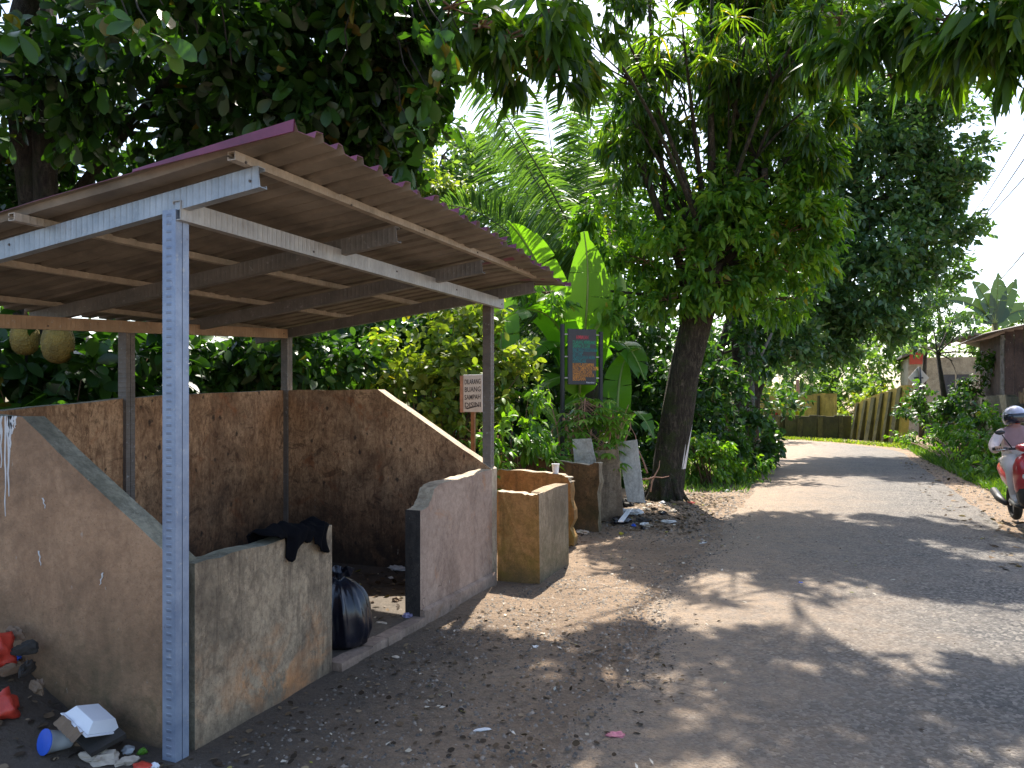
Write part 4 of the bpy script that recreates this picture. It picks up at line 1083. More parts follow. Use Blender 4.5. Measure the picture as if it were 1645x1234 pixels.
# ------------------------------------------------------------------ shrubs behind the shelter
def shrub(name, label, px, Z, blobs, lm, st, group=None, scale=1.0, twigs=5, sun=False, cat='shrub', dens=1.0):
    b0 = ground_pt(px, Z)
    t = thing(name, b0, label, cat, group); mb = MB(); lv = Leaves()
    k_, L_, ra, tm, sp, dr, tw, cu = STYLE[st]
    for b in blobs:
        P, D = blob_pts(b[0], b[1], int(b[2] * dens))
        if sun: k = thin_for_sun(P); P, D = P[k], D[k]
        k = P[:, 2] > 0.05; P, D = P[k], D[k]
        cluster(lv, P, D, k_, L_ * scale, ra, tm, sp, dr, tw * scale, cu)
        for _ in range(twigs):
            q = Vector(P[rnd.randrange(len(P))]) if len(P) else Vector(b[0])
            limbs(mb, bez([b0 + Vector((rnd.uniform(-.2, .2), rnd.uniform(-.2, .2), -.05)), b0.lerp(q, .5) + Vector((0, 0, .2)), q], 5), .018, .004, 5)
    mb.build('stems', M_twig, t, True); link('foliage', lv.mesh('foliage', lm), t)
    return t
shrub('leafy_shrub', 'sunlit yellow-green shrub behind the hand-lettered sign', 690, 9.6, [B(640, 590, 9.6, 60, 85), B(700, 560, 9.8, 65, 100), B(750, 600, 9.6, 55, 85), B(680, 640, 9.4, 55, 70), B(730, 520, 10, 50, 70), B(600, 640, 9.8, 40, 50), B(740, 670, 9.3, 45, 50), B(810, 610, 9.8, 45, 60), B(820, 560, 10, 40, 45)], L_yel, 'yel', sun=True)
shrub('leafy_shrub', 'dark glossy shrub pressed against the shelter back corner', 400, 8.8, [B(360, 570, 8.8, 70, 120), B(440, 580, 8.7, 65, 120), B(500, 570, 9.0, 65, 130), B(310, 600, 9, 60, 90), B(540, 600, 9.2, 50, 90), B(480, 640, 9, 60, 70), B(380, 640, 9, 60, 60)], L_under, 'under', scale=1.0)
shrub('leafy_shrub', 'big-leaved dark shrub below the hanging jackfruits', 80, 7.0, [B(20, 600, 7.0, 60, 60), B(100, 610, 7.2, 60, 60), B(170, 570, 7.4, 55, 60), B(240, 560, 7.8, 60, 70), B(150, 620, 7, 50, 50), B(280, 600, 8, 50, 60), B(60, 560, 7.6, 50, 40)], L_jack, 'under', scale=1.35)
shrub('leafy_shrub', 'deep green shrub in shade behind the yellow-green shrub', 620, 12.5, [B(560, 560, 12, 70, 130), B(620, 520, 12.5, 70, 130), B(600, 620, 12, 60, 110), B(680, 580, 13, 70, 130), B(750, 560, 13, 70, 130), B(680, 680, 12.5, 60, 100), B(800, 640, 13, 70, 130), B(860, 600, 13, 60, 120), B(800, 700, 12.5, 50, 80), B(560, 640, 12, 60, 90)], L_under, 'under', scale=1.1)
shrub('leafy_shrub', 'low weeds with fresh leaves between the shelter and the bays', 820, 9.2, [B(830, 700, 9.2, 30, 26), B(800, 720, 8.6, 22, 18), B(870, 720, 9.6, 26, 24), B(845, 660, 9.4, 24, 18), B(790, 690, 8.8, 20, 14)], L_sprout, 'sprout', scale=.8)
shrub('verge_bush', 'dark bush overhanging the left road verge', 1190, 16.5, [B(1120, 620, 15.5, 50, 130), B(1160, 640, 16, 45, 120), B(1200, 660, 17, 40, 110), B(1110, 690, 14.8, 42, 110), B(1150, 700, 15.2, 42, 120), B(1190, 710, 16, 38, 110), B(1215, 700, 17.5, 30, 80), B(1100, 560, 16, 45, 100), B(1225, 720, 18, 18, 40)], L_under, 'under', scale=.95)
shrub('verge_bush', 'bright low ferny bush just past the leaning trunk', 1130, 14.2, [B(1120, 745, 14.0, 32, 90), B(1165, 750, 14.3, 30, 90), B(1200, 752, 15, 26, 70), B(1105, 715, 14.2, 22, 40)], L_sprout, 'sprout', scale=.75)
# ------------------------------------------------------------------ palm, banana and cassava
def frond(parent, pts, n=60, ll=0.9, name='frond', hang=0.55, spread=1.0, r=0.03, lw=0.026):
    path = bez(pts, n)
    lv = Leaves()
    C = np.array([tuple(p) for p in path])
    tan = unit(np.gradient(C, axis=0))
    side = unit(np.cross(tan, np.array([FV[0], FV[1], 0.25])))
    u = np.linspace(0, 1, n + 1)
    prof = ll * np.clip(np.sin(np.pi * (0.12 + 0.86 * u)) ** 0.7, 0.15, 1)
    k = u > 0.12
    for sgn in (-1, 1):
        for off in (0, 0.5):
            c = C + (np.roll(C, -1, 0) - C) * off
            c[-1] = C[-1]
            d = side * sgn * spread + tan * 0.55 + rng.normal(0, 0.09, C.shape)
            d[:, 2] -= hang * 0.4
            lv.add(c[k], d[k], prof[k] * rng.uniform(.8, 1.1, k.sum()), lw, rng.uniform(.15, .8, k.sum()), T_LANCE, hang * 0.45, 0.5)
    mb = MB(); mb.tube(path[::4], [r * (1 - .8 * i / max(1, len(path[::4]) - 1)) for i in range(len(path[::4]))], 6)
    me = lv.mesh(name, L_palm)
    o = link(name, me, parent)
    mb.build('rachis', M_frond, o, True, local=True)
    return o
M_frond = simple('frond_stalk', (0.09, 0.11, 0.04, 1), 0.6)
pb = ground_pt(950, 15.5)
palm = thing('sago_palm', pb, 'tall feathery palm with upright fronds rising behind the banana plants', 'palm')
m = MB(); limbs(m, [pb + Vector((0, 0, -.1)), at(948, 640, 15.5), at(945, 540, 15.4)], .26, .2, 12, .08); m.build('trunk', M_bark, palm, True)
heart = at(945, 545, 15.4)
for pts, ll, hang in (([heart, at(985, 460, 14.6), at(840, 250, 13.2), at(680, 20, 12.2)], .55, 1.3), ([heart, at(1000, 470, 14.4), at(860, 250, 12.8), at(715, 40, 11.8)], .55, 1.3),
                ([heart, at(915, 420, 15.6), at(890, 280, 15.8), at(872, 140, 15.8)], 1.15, .35), ([heart, at(935, 420, 16), at(940, 280, 16.2), at(955, 150, 16.2)], 1.15, .35),
                ([heart, at(900, 430, 15.8), at(850, 290, 16), at(775, 200, 15.6)], 1.15, .5), ([heart, at(890, 450, 15.2), at(810, 330, 15), at(715, 330, 14.6)], 1.1, .6), ([heart, at(880, 470, 15.2), at(800, 400, 15), at(735, 470, 14.4)], 1.0, .7),
                ([heart, at(980, 420, 16.4), at(1000, 290, 16.8), at(1030, 200, 17)], 1.1, .45), ([heart, at(900, 400, 17), at(830, 300, 17.5), at(820, 180, 17.8)], 1.1, .4), ([heart, at(930, 440, 14.8), at(880, 400, 14), at(800, 440, 13.4)], .9, .7)):
    frond(palm, pts, 90, ll, hang=hang)

def banana_leaf(parent, pts, width, tint, name='leaf', up=(0, 0, 1), tear=0.35, fold=0.25, droop=0.0, n=22, mat=None):
    """blade with midrib along pts; slits let parts of the blade sag"""
    path = bez(pts, n)
    V, Fc, T = [], [], []
    upv = Vector(up)
    cols = 5
    for i, p in enumerate(path):
        u = i / n
        tg = (path[min(i + 1, n)] - path[max(i - 1, 0)]).normalized()
        sd = tg.cross(upv).normalized(); nn = sd.cross(tg)
        w = width * (math.sin(math.pi * min(1, .06 + u * .97)) ** .55 if u < .97 else .15) * (1.0 if u > 0.1 else u * 10)
        for c in range(-cols, cols + 1):
            v = c / cols
            q = p + sd * (v * w) + nn * (fold * abs(v) * w) - Vector((0, 0, 1)) * (droop * v * v * w)
            V.append(q)
    cc = 2 * cols + 1
    sag = {}
    for i in range(n):
        for c in range(2 * cols):
            a = i * cc + c
            f = [a, a + 1, a + cc + 1, a + cc]
            Fc.append(f)
    V = [Vector(v) for v in V]
    # tears: give every strip between slits its own sag and gap
    rr = random.Random(int(abs(path[0].x * 977 + path[-1].z * 131)))
    V2, F2, T2 = [], [], []
    for side in (0, 1):
        cr = range(0, cols + 1) if side == 0 else range(cols, cc)
        cr = list(cr)
        strip, s_end, sg = 0, 0, 0.0
        for i in range(n):
            if i >= s_end:
                s_end = i + rr.randint(2, 6); sg = rr.uniform(-.3, 1.0) * tear; newst = True
            else: newst = False
            base = len(V2)
            for ii, gap in ((i, newst and rr.random() < .7), (i + 1, i + 1 >= s_end)):
                for c in cr:
                    v = abs(c - cols) / cols
                    q = V[ii * cc + c].copy()
                    other = V[(i + 1 if ii == i else i) * cc + c]
                    if gap: q = q.lerp(other, min(.22, .5 * tear) * v)
                    q -= Vector((0, 0, 1)) * (sg * v * v * width)
                    V2.append(q); T2.append(min(1, max(0, tint + rr.uniform(-.05, .05))))
            m_ = len(cr)
            for c in range(m_ - 1): F2.append((base + c, base + c + 1, base + m_ + c + 1, base + m_ + c))
    me = np_mesh(name, np.array([tuple(v) for v in V2]), np.array(F2), mat or L_banana, np.array(T2), smooth=True)
    o = link(name, me, parent)
    mb = MB(); mb.tube(path, [.026 * (1 - .8 * i / n) + .003 for i in range(n + 1)], 6); mb.build('midrib', M_midrib, o, True, local=True)
    return o
M_midrib = simple('banana_midrib', (0.20, 0.27, 0.07, 1), 0.5)
M_pstem = plaster('banana_stem', lin(96, 100, 58), lin(132, 128, 76), lin(70, 52, 32), streak=.8)
def banana(px, Z, h, leaves, label, group='banana plants'):
    b0 = ground_pt(px, Z)
    t = thing('banana_plant', b0, label, 'banana plant', group)
    m = MB(); limbs(m, [b0 + Vector((0, 0, -.1)), b0 + Vector((.03, .02, h * .5)), b0 + Vector((.05, 0, h))], .11, .06, 10); m.build('stem', M_pstem, t, True)
    crown_pt = b0 + Vector((.05, 0, h))
    for lf in leaves:
        pts = [crown_pt] + [at(*q) for q in lf[0]]
        banana_leaf(t, pts, lf[1], lf[2], **(lf[3] if len(lf) > 3 else {}))
    return t
toc = tuple(Vector((-FV[0], -FV[1], .25)))
banana(925, 11.8, 1.6, [([(932, 560, 11.0), (955, 470, 10.9), (938, 372, 10.9)], .36, 1.0, dict(up=toc, tear=.12)), ([(915, 500, 11.4), (860, 470, 11), (800, 520, 10.6)], .34, .55, dict(tear=.5)), ([(900, 500, 11.4), (850, 540, 11), (790, 640, 10.4)], .30, .35, dict(tear=.6)),
                        ([(970, 520, 11.6), (1010, 530, 11.3), (1035, 610, 11)], .34, .3, dict(tear=.5)), ([(905, 480, 12), (850, 390, 12), (815, 355, 11.6)], .30, .85, dict(up=toc, tear=.2)), ([(940, 600, 11.5), (890, 590, 11.2), (850, 640, 10.8)], .26, .5, dict(tear=.4)), ([(960, 560, 12.2), (1000, 480, 12.6), (985, 420, 13)], .3, .6, dict(tear=.3))],
       'tall banana plant with a glowing upright leaf behind the notice board')
banana(985, 11.0, .8, [([(1000, 650, 10.9), (1025, 640, 10.7), (1050, 705, 10.5)], .22, .15, dict(tear=.3)), ([(970, 640, 11), (940, 620, 10.9), (900, 660, 10.7)], .2, .5), ([(990, 600, 11.2), (1000, 560, 11.3), (1030, 560, 11.2)], .24, .35)], 'short banana sucker with drooping grey-green leaves beside the brown board')
banana(800, 12.2, 1.3, [([(810, 600, 12), (840, 540, 12), (900, 560, 11.6)], .3, .6), ([(795, 580, 12.2), (760, 520, 12.2), (720, 560, 12)], .3, .5), ([(815, 620, 12), (860, 620, 11.8), (900, 690, 11.4)], .26, .7), ([(800, 560, 12.4), (815, 480, 12.6), (790, 430, 12.8)], .3, .7, dict(up=toc))], 'banana plant half hidden behind the far front post')

def cassava(px, Z, tops, label, s=1.0):
    """bare knuckled stems with tufts of fingered leaves"""
    b0 = ground_pt(px, Z); t = thing('cassava_plant', b0, label, 'plant', 'cassava plants'); mb = MB(); lv = Leaves()
    for (qx, qy, qz, n) in tops:
        q = at(qx, qy, qz)
        limbs(mb, wiggle(b0 + Vector((rnd.uniform(-.1, .1), 0, -.05)), q, 4, .03), .016, .009, 6)
        for k in range(n):
            a = rnd.uniform(0, 6.28); pet = Vector((math.cos(a) * .2, math.sin(a) * .2, rnd.uniform(-.12, .16))) * s
            e = q + pet * rnd.uniform(.6, 1.3) - Vector((0, 0, rnd.uniform(0, .35))) * s
            mb.tube([q - Vector((0, 0, rnd.uniform(0, .2) * s)), e], .003, 4)
            ang = np.linspace(-2.2, 2.2, 7); ax = Vector((pet.x, pet.y, 0)).normalized(); sd = Vector((-ax.y, ax.x, 0))
            AX = np.array([tuple(ax * math.cos(b) + sd * math.sin(b) + Vector((0, 0, -.25))) for b in ang])
            ln = .15 * s * np.array([.6, .8, .95, 1, .95, .8, .6])
            lv.add(np.tile(np.array(e), (7, 1)), AX, ln, ln * .15, np.full(7, rnd.uniform(.25, .85)), T_LANCE, .3, .15)
    mb.build('stems', M_wood_red, t, True); link('foliage', lv.mesh('foliage', L_sprout), t)
cassava(955, 10.2, [(940, 640, 10.2, 26), (965, 650, 10.3, 26), (985, 665, 10.2, 22), (950, 690, 10, 18), (970, 710, 10, 16), (930, 665, 10.2, 16), (920, 690, 10.1, 8)], 'bushy cassava with fingered leaves under the notice board')
cassava(880, 10.0, [(875, 715, 9.8, 14), (900, 720, 9.9, 10), (860, 735, 9.5, 8)], 'low bright cassava sprouting behind the bay back wall', .9)
cassava(780, 8.9, [(800, 700, 8.9, 10), (770, 690, 8.8, 10), (790, 735, 8.7, 8)], 'low cassava sprouting beside the wooden stake', .9)
def bare_stems():
    t = thing('bare_stems', ground_pt(900, 10.6), 'tangle of dry bare stems around the notice board pipes', 'plant'); m = MB()
    for a, b in (((880, 740), (905, 640)), ((890, 745), (915, 660)), ((900, 740), (880, 620)), ((985, 740), (1010, 650)), ((1040, 760), (1010, 680)), ((1045, 790), (1060, 740)), ((1030, 770), (1075, 765)), ((1000, 720), (1020, 660)), ((860, 730), (950, 718))):
        m.tube(wiggle(at(*a, 10.5), at(*b, 10.6), 4, .05), [.014, .012, .01, .007, .004], 5)
    m.build('stems', M_wood_red, t, True)
bare_stems()

# ------------------------------------------------------------------ grass, weeds, fallen leaves, gravel
def scatter(poly, n):
    lo, hi = poly.min(0), poly.max(0); out = []
    while sum(map(len, out)) < n:
        P = lo + (hi - lo) * rng.random((n * 2, 2)); out.append(P[in_poly(P, poly)])
    return np.concatenate(out)[:n]
def grass(name, label, poly, n, h, lm=L_grass, wide=.009):
    P = scatter(np.array(poly), n); C = np.c_[P, np.full(len(P), -.01)]
    k = nz(P[:, 0], P[:, 1], 2.2) > -.55; C = C[k]; n = len(C)
    lv = Leaves(); d = rng.normal(0, .45, (n, 3)); d[:, 2] = 1
    ln = h * rng.uniform(.4, 1.25, n)
    lv.add(C, d, ln, wide, rng.random(n) * .9, T_BLADE, .35, .7)
    o = link(name, lv.mesh(name, lm)); tag(o, label, 'grass', kind='stuff')
grass('grass', 'green grass on the left verge beyond the leaning trunk', [(-2.6, 13.0), (-1.2, 13.6), (-1.25, 24), (-1.6, 28), (-4.5, 28), (-4.0, 14)], 9000, .22, wide=.012)
grass('weeds', 'tall green weeds along the right verge below the wall', [(2.75, 10.5), (3.3, 10.5), (4.1, 13), (4.1, 27), (2.55, 28.2), (2.5, 24)], 12000, .34, wide=.014)
grass('far_verge', 'sunlit grass strip under the mossy walls', [(2.5, 28.2), (3.2, 29.5), (.6, 32.6), (-5, 37.6), (-6, 36.6), (.3, 31.9)], 3500, .22, L_yel, .02)
def litter():
    lv = Leaves()
    for poly, n, s in (([(-2.55, 2.3), (-1.0, 2.2), (-.6, 4.5), (-2.0, 5.5), (-2.5, 5.0)], 900, .026), ([(-2.4, 5.0), (1.2, 3.0), (2.2, 8), (-1.0, 12), (-2.4, 9)], 700, .024), ([(-2.6, 9.0), (-1.4, 9.0), (-1.3, 13), (-2.9, 13)], 1800, .045), ([(-3.6, 1.7), (-2.3, 1.7), (-2.5, 2.55), (-4.2, 2.55)], 400, .03),
                       ([(-4.6, 2.8), (-2.8, 2.8), (-2.8, 5.9), (-4.6, 5.9)], 500, .05), ([(-3.4, 6.4), (-2.4, 6.4), (-2.4, 8.8), (-3.4, 8.8)], 500, .03), ([(1.2, 8), (2.9, 8), (2.9, 24), (1.9, 24)], 500, .06)):
        P = scatter(np.array(poly), n)
        z = ground_z(P[:, 0], P[:, 1]) + np.where(P[:, 0] > -1.3, .034, .006) + np.where((P[:, 0] < -2.75) & (P[:, 1] > 2.75) & (P[:, 1] < 6), .045, 0)
        d = rng.normal(0, 1, (n, 3)); d[:, 2] = rng.normal(0, .12, n)
        ln = s * rng.uniform(.4, 1.6, n)
        lv.add(np.c_[P, z], d, ln, ln * rng.uniform(.15, .42, n), rng.random(n) ** 1.8, T_OVAL, -.05, .3)
    o = link('leaf_litter', lv.mesh('leaf_litter', L_litter)); tag(o, 'dry brown leaves scattered over the dirt and road', 'leaves', kind='stuff')
litter()
def debris():
    lv = Leaves()
    for poly, n, s in (([(-2.55, 2.3), (-1.0, 2.2), (.8, 3.6), (-.4, 7), (-2.3, 6.6)], 240, .022), ([(-2.4, 6.5), (.8, 5.0), (1.8, 9), (-1.4, 12), (-2.4, 9)], 160, .03), ([(-4.6, 2.8), (-2.8, 2.8), (-2.8, 5.9), (-4.6, 5.9)], 60, .035)):
        P = scatter(np.array(poly), n)
        z = ground_z(P[:, 0], P[:, 1]) + np.where(P[:, 0] > -1.3, .034, .008) + np.where((P[:, 0] < -2.75) & (P[:, 1] < 6), .045, 0)
        d = rng.normal(0, 1, (n, 3)); d[:, 2] = rng.normal(0, .2, n); ln = s * rng.uniform(.5, 1.8, n)
        lv.add(np.c_[P, z], d, ln, ln * rng.uniform(.1, .4, n), rng.uniform(.3, 1, n), T_SIMPLE, 0, .4)
    tag(link('dry_scraps', lv.mesh('dry_scraps', L_pale)), 'pale dry leaf and paper scraps strewn over dirt and road', 'scraps', kind='stuff')
L_pale = leaf_mat('pale_scrap', (0.30, 0.24, 0.17), (0.46, 0.39, 0.30), (0.62, 0.57, 0.50), None, 0.1, 0.8, 0.2)
debris()
def gravel():
    base = np.array([[1, 0, 0], [.3, .9, 0], [-.8, .5, 0], [-.7, -.6, 0], [.4, -.9, 0], [.1, .1, .8]])
    fc = np.array([[0, 1, 5], [1, 2, 5], [2, 3, 5], [3, 4, 5], [4, 0, 5]])
    Vs, Fs, T, n0 = [], [], [], 0
    for poly, n, s in (([(-2.5, 2.3), (1.6, 2.0), (2.0, 6), (-.5, 9), (-2.3, 6)], 15000, .0085), ([(-2.5, 4.5), (1.6, 4), (2.0, 9), (-1.8, 11.5), (-2.3, 8)], 6000, .010), ([(2.0, 9), (2.9, 9), (2.9, 26), (2.2, 26)], 1800, .018), ([(-2.6, 8.5), (-1.2, 8.5), (-1.1, 14), (-2.9, 13)], 1500, .016)):
        P = scatter(np.array(poly), n)
        z = ground_z(P[:, 0], P[:, 1]) + np.where((P[:, 0] > -1.35) & (P[:, 0] < 2.1), .024, 0)
        sc = s * np.clip(rng.lognormal(-.15, .45, n), 0, 1.7)[:, None, None]; a = rng.uniform(0, 6.28, n); ca, sa = np.cos(a)[:, None], np.sin(a)[:, None]
        b = base[None] * (1 + rng.normal(0, .18, (n, 6, 3))) * sc
        V = np.stack([b[:, :, 0] * ca - b[:, :, 1] * sa, b[:, :, 0] * sa + b[:, :, 1] * ca, b[:, :, 2] - .1 * sc[:, :, 0]], -1) + np.c_[P, z][:, None]
        Vs.append(V.reshape(-1, 3)); Fs.append((np.arange(n)[:, None, None] * 6 + fc[None]).reshape(-1, 3) + n0); T.append(np.repeat(rng.random(n), 6)); n0 += n * 6
    m_, nt, N, Lk, b = new_mat('gravel')
    a = N.new('ShaderNodeAttribute'); a.attribute_name = 'tint'
    Lk.new(ramp(nt, a.outputs['Fac'], [(0, (.06, .055, .05, 1)), (.6, (.15, .125, .10, 1)), (1, (.30, .25, .20, 1))]), b.inputs['Base Color']); b.inputs['Roughness'].default_value = .9
    o = link('gravel', np_mesh('gravel', np.concatenate(Vs), np.concatenate(Fs), m_, np.concatenate(T))); tag(o, 'loose stones and grit on the road surface and dirt', 'gravel', kind='stuff')
gravel()
# ------------------------------------------------------------------ walls, fence, shed and sign across the bend
M_moss = plaster('mossy_wall_sunlit', lin(176, 150, 70), lin(206, 180, 92), lin(104, 92, 44), moss=(0.26, 0.24, 0.035, 1), moss_h=(0.4, 2.6), streak=.8)  # yellow moss, with the base colour raised to stand for sunlight
M_moss_dark = plaster('mossy_wall_dark', lin(62, 62, 46), lin(96, 94, 66), lin(40, 40, 30), moss=(0.10, 0.115, 0.02, 1), moss_h=(0.0, 1.2), streak=.8)  # darker tone for the low bend wall and the roadside wall
M_rib = plaster('wall_rib', lin(78, 78, 40), lin(112, 108, 54), lin(44, 44, 28), streak=.6)
M_plank = plaster('fence_plank', lin(140, 110, 80), lin(176, 142, 104), lin(86, 66, 46), moss=(.12, .13, .03, 1), moss_h=(1.0, 1.5), streak=.7)
M_shed = plaster('shed_board', lin(72, 56, 48), lin(98, 78, 66), lin(48, 38, 34), streak=.5)
M_shedroof = simple('shed_roof_sheet', (.16, .14, .13, 1), .7, .1, .3, 3)
M_cream = plaster('house_wall_cream', lin(176, 164, 140), lin(196, 182, 156), lin(130, 118, 98), streak=.4)
M_redroof = simple('red_fascia', (.50, .08, .05, 1), .6, 0, .2, 3)
def wall_run(name, label, pts, heights, thick, mat, rib_mat, n_rib, rib_w=.14, cap=True, group=None, lean=0.0):
    base = Vector(((pts[0][0] + pts[-1][0]) / 2, (pts[0][1] + pts[-1][1]) / 2, 0))
    t = thing(name, base, label, 'wall', group)
    P = [Vector((p[0], p[1], 0)) for p in pts]
    body, cp = MB(), MB()
    tot = sum((b - a).length for a, b in zip(P[:-1], P[1:]))
    acc = 0
    for i in range(len(P) - 1):
        a, b = P[i], P[i + 1]; d = (b - a).normalized(); nrm = Vector((d.y, -d.x, 0))
        if nrm.dot(-a) < 0: nrm = -nrm                      # towards the camera side
        K = 8
        for k in range(K):
            u0, u1 = k / K, (k + 1) / K
            p0, p1 = a.lerp(b, u0), a.lerp(b, u1)
            h0 = heights[i] + (heights[i + 1] - heights[i]) * u0; h1 = heights[i] + (heights[i + 1] - heights[i]) * u1
            j = .03 * math.sin(i * 5 + k * 2.1)
            vs = [p0 + nrm * thick * .5 - Vector((0, 0, .2)), p1 + nrm * thick * .5 - Vector((0, 0, .2)), p1 + nrm * (thick * .5 - lean * h1) + Vector((0, 0, h1 + j)), p0 + nrm * (thick * .5 - lean * h0) + Vector((0, 0, h0 + j))]
            vs += [v - nrm * thick for v in vs]
            body.add(vs, [(0, 1, 2, 3), (7, 6, 5, 4), (3, 2, 6, 7), (0, 3, 7, 4), (1, 5, 6, 2)])
    body.build('wall_face', mat, t)
    for r in range(n_rib):
        s = (r + .5) / n_rib * tot; i = 0
        while i < len(P) - 2 and s > (P[i + 1] - P[i]).length: s -= (P[i + 1] - P[i]).length; i += 1
        a, b = P[i], P[i + 1]; u = s / (b - a).length; d = (b - a).normalized(); nrm = Vector((d.y, -d.x, 0))
        if nrm.dot(-a) < 0: nrm = -nrm
        c = a.lerp(b, u); h = (heights[i] + (heights[i + 1] - heights[i]) * u) * rnd.uniform(.82, 1.0)
        w = rib_w * rnd.uniform(.7, 1.3); m = MB()
        vs = [c - d * w * .6 + nrm * (thick * .5 + .16), c + d * w * .6 + nrm * (thick * .5 + .16), c + d * w * .5 + nrm * (thick * .5 + .06 - lean * h) + Vector((0, 0, h)), c - d * w * .5 + nrm * (thick * .5 + .06 - lean * h) + Vector((0, 0, h))]
        vs += [v - nrm * .2 for v in vs]
        m.add(vs, [(0, 1, 2, 3), (7, 6, 5, 4), (3, 2, 6, 7), (0, 3, 7, 4), (1, 5, 6, 2)]); m.build('buttress', rib_mat, t)
    return t
WB = [ground_pt(1450, 28.2), ground_pt(1372, 31.5)]
wall_run('retaining_wall', 'tall yellow mossy retaining wall with leaning buttresses on the outside of the bend', [(WB[0].x, WB[0].y), (WB[0].lerp(WB[1], .5).x, WB[0].lerp(WB[1], .5).y), (WB[1].x, WB[1].y)], [2.15, 1.85, 1.45], .3, M_moss, M_rib, 6, .2, lean=.12)
wall_run('retaining_wall', 'low mossy wall with dark buttresses following the road bend', [(WB[1].x - .1, WB[1].y + .3), (-1.5, 34.6), (-4.0, 36.4), (-7.5, 38.0)], [.95, .95, .9, .85], .25, M_moss_dark, M_rib, 12, .2)
wall_run('terrace_wall', 'ochre terrace wall set back above the low buttressed wall', [(0.5, 36.2), (-3.0, 38.6), (-5.5, 39.8)], [1.9, 1.75, 1.6], .25, M_moss, M_rib, 5, .12)
wall_run('roadside_wall', 'weed-covered dark wall along the right side of the road', [(4.55, 11.0), (4.55, 18.0), (4.4, 28.0)], [1.60, 1.68, 1.72], .2, M_moss_dark, M_moss_dark, 4, .2)
fence = thing('plank_fence', (4.35, 20.5, 0), 'old tan plank fence section with moss on the right-hand wall', 'fence')
for k in range(10):
    y = 19.6 + k * .21; h = rnd.uniform(1.72, 1.86)
    m = MB(); m.box((4.335 + rnd.uniform(0, .015), y, .3), (4.36 + rnd.uniform(0, .015), y + rnd.uniform(.15, .2), h)); m.build('plank', M_plank, fence)
m = MB(); m.box((4.30, 19.5, 1.42), (4.333, 21.8, 1.50)); m.build('rail', M_bark_dark, fence)

def shed():
    c = at(1612, 645, 21.5); c.z = 0
    t = thing('wooden_shed', c, 'dark board shed with thin overhanging roof above the right-hand wall', 'shed')
    x0, y0 = c.x, c.y
    for k in range(16):                                         # wall facing the road and the wall facing us, board by board
        m = MB(); m.box((x0, y0 + k * .22, 1.2), (x0 + .03, y0 + k * .22 + .212, 3.45)); m.build('wall_board', M_shed, t)
    for k in range(18):
        m = MB(); m.box((x0 + .032 + k * .22, y0 - .035, 1.2), (x0 + .032 + k * .22 + .212, y0 - .002, 3.5 + k * .045)); m.build('wall_board', M_shed, t)
    m = MB(); m.beam((x0 - .04, y0 - .05, .0), (x0 - .04, y0 - .05, 3.4), .09, .09, (1, 0, 0)); m.build('corner_post', M_bark_pale, t)
    m = MB()
    n = 40
    for k in range(n):
        ya, yb = y0 - .6 + k * .12, y0 - .6 + (k + 1) * .12
        za = .02 * (k % 2); zb = .02 * ((k + 1) % 2)
        vs = [(x0 - .55, ya, 3.42 + za), (x0 - .55, yb, 3.42 + zb), (x0 + 4.2, yb, 4.5 + zb), (x0 + 4.2, ya, 4.5 + za)]
        vs += [(a, b, d - .015) for a, b, d in vs]
        m.add(vs, [(0, 1, 2, 3), (7, 6, 5, 4), (4, 5, 1, 0), (3, 2, 6, 7), (0, 3, 7, 4), (1, 5, 6, 2)])
    m.build('roof', M_shedroof, t)
shed()
def house():
    c = at(1490, 645, 36); c.z = 0
    t = thing('cream_house', c, 'cream house with a red fascia glimpsed above the diamond sign', 'house')
    x, y = c.x, c.y
    m = MB(); m.box((x - .8, y, 0), (x + 4.5, y + 4, 3.6)); m.build('wall', M_cream, t)
    m = MB(); m.box((x - .75, y - .05, 3.3), (x - .05, y - .003, 4.0)); m.build('fascia', M_redroof, t)
    m = MB(); m.prism([(x - 1.1, 3.62), (x + 1.8, 4.6), (x + 4.8, 3.62), (x + 4.8, 3.72), (x + 1.8, 4.72), (x - 1.1, 3.72)], y - .4, y + 4.4, 'y'); m.build('roof', M_shedroof, t)
    w = MB(); w.box((x + .6, y - .03, 1.6), (x + 1.7, y - .003, 2.8)); wo = w.build('window', M_ink, t)
    w = MB()
    for a, b in (((x + .55, y - .05, 1.55), (x + 1.75, y - .031, 1.6)), ((x + .55, y - .05, 2.8), (x + 1.75, y - .031, 2.85)), ((x + 1.12, y - .05, 1.6), (x + 1.18, y - .031, 2.8))): w.box(a, b)
    w.build('frame', M_cream, wo, local=True)
house()
def diamond():
    b0 = on_z(1485, 716); Z = (b0.x * FV[0] + b0.y * FV[1])
    p = at(1477, 607, Z)
    t = thing('road_sign', b0, 'grey back of a diamond road sign on a thin dark pole', 'road sign')
    m = MB(); m.tube([b0 + Vector((0, 0, -.1)), at(1477, 590, Z)], .045, 8); m.build('pole', M_sign_post, t, True)
    r = Vector((RV[0], RV[1], 0)); f = Vector((FV[0], FV[1], 0)); u = Vector((0, 0, 1)); s = 17 / F * Z
    m = MB(); vs = [p + (r * a + u * b) * s + f * .06 for a, b in ((-1, 0), (0, -1.08), (1, 0), (0, 1.08))] + [p + (r * a + u * b) * s + f * .068 for a, b in ((-1, 0), (0, -1.08), (1, 0), (0, 1.08))]
    m.add(vs, [(0, 1, 2, 3), (7, 6, 5, 4)] + [((i + 1) % 4, i, i + 4, (i + 1) % 4 + 4) for i in range(4)]); m.build('plate', M_white_print, t)
    m = MB(); m.beam(p - r * s * .42 + f * .05, p + r * s * .42 + f * .05, .03, .05); m.build('cross_brace', M_sign_post, t)
diamond()
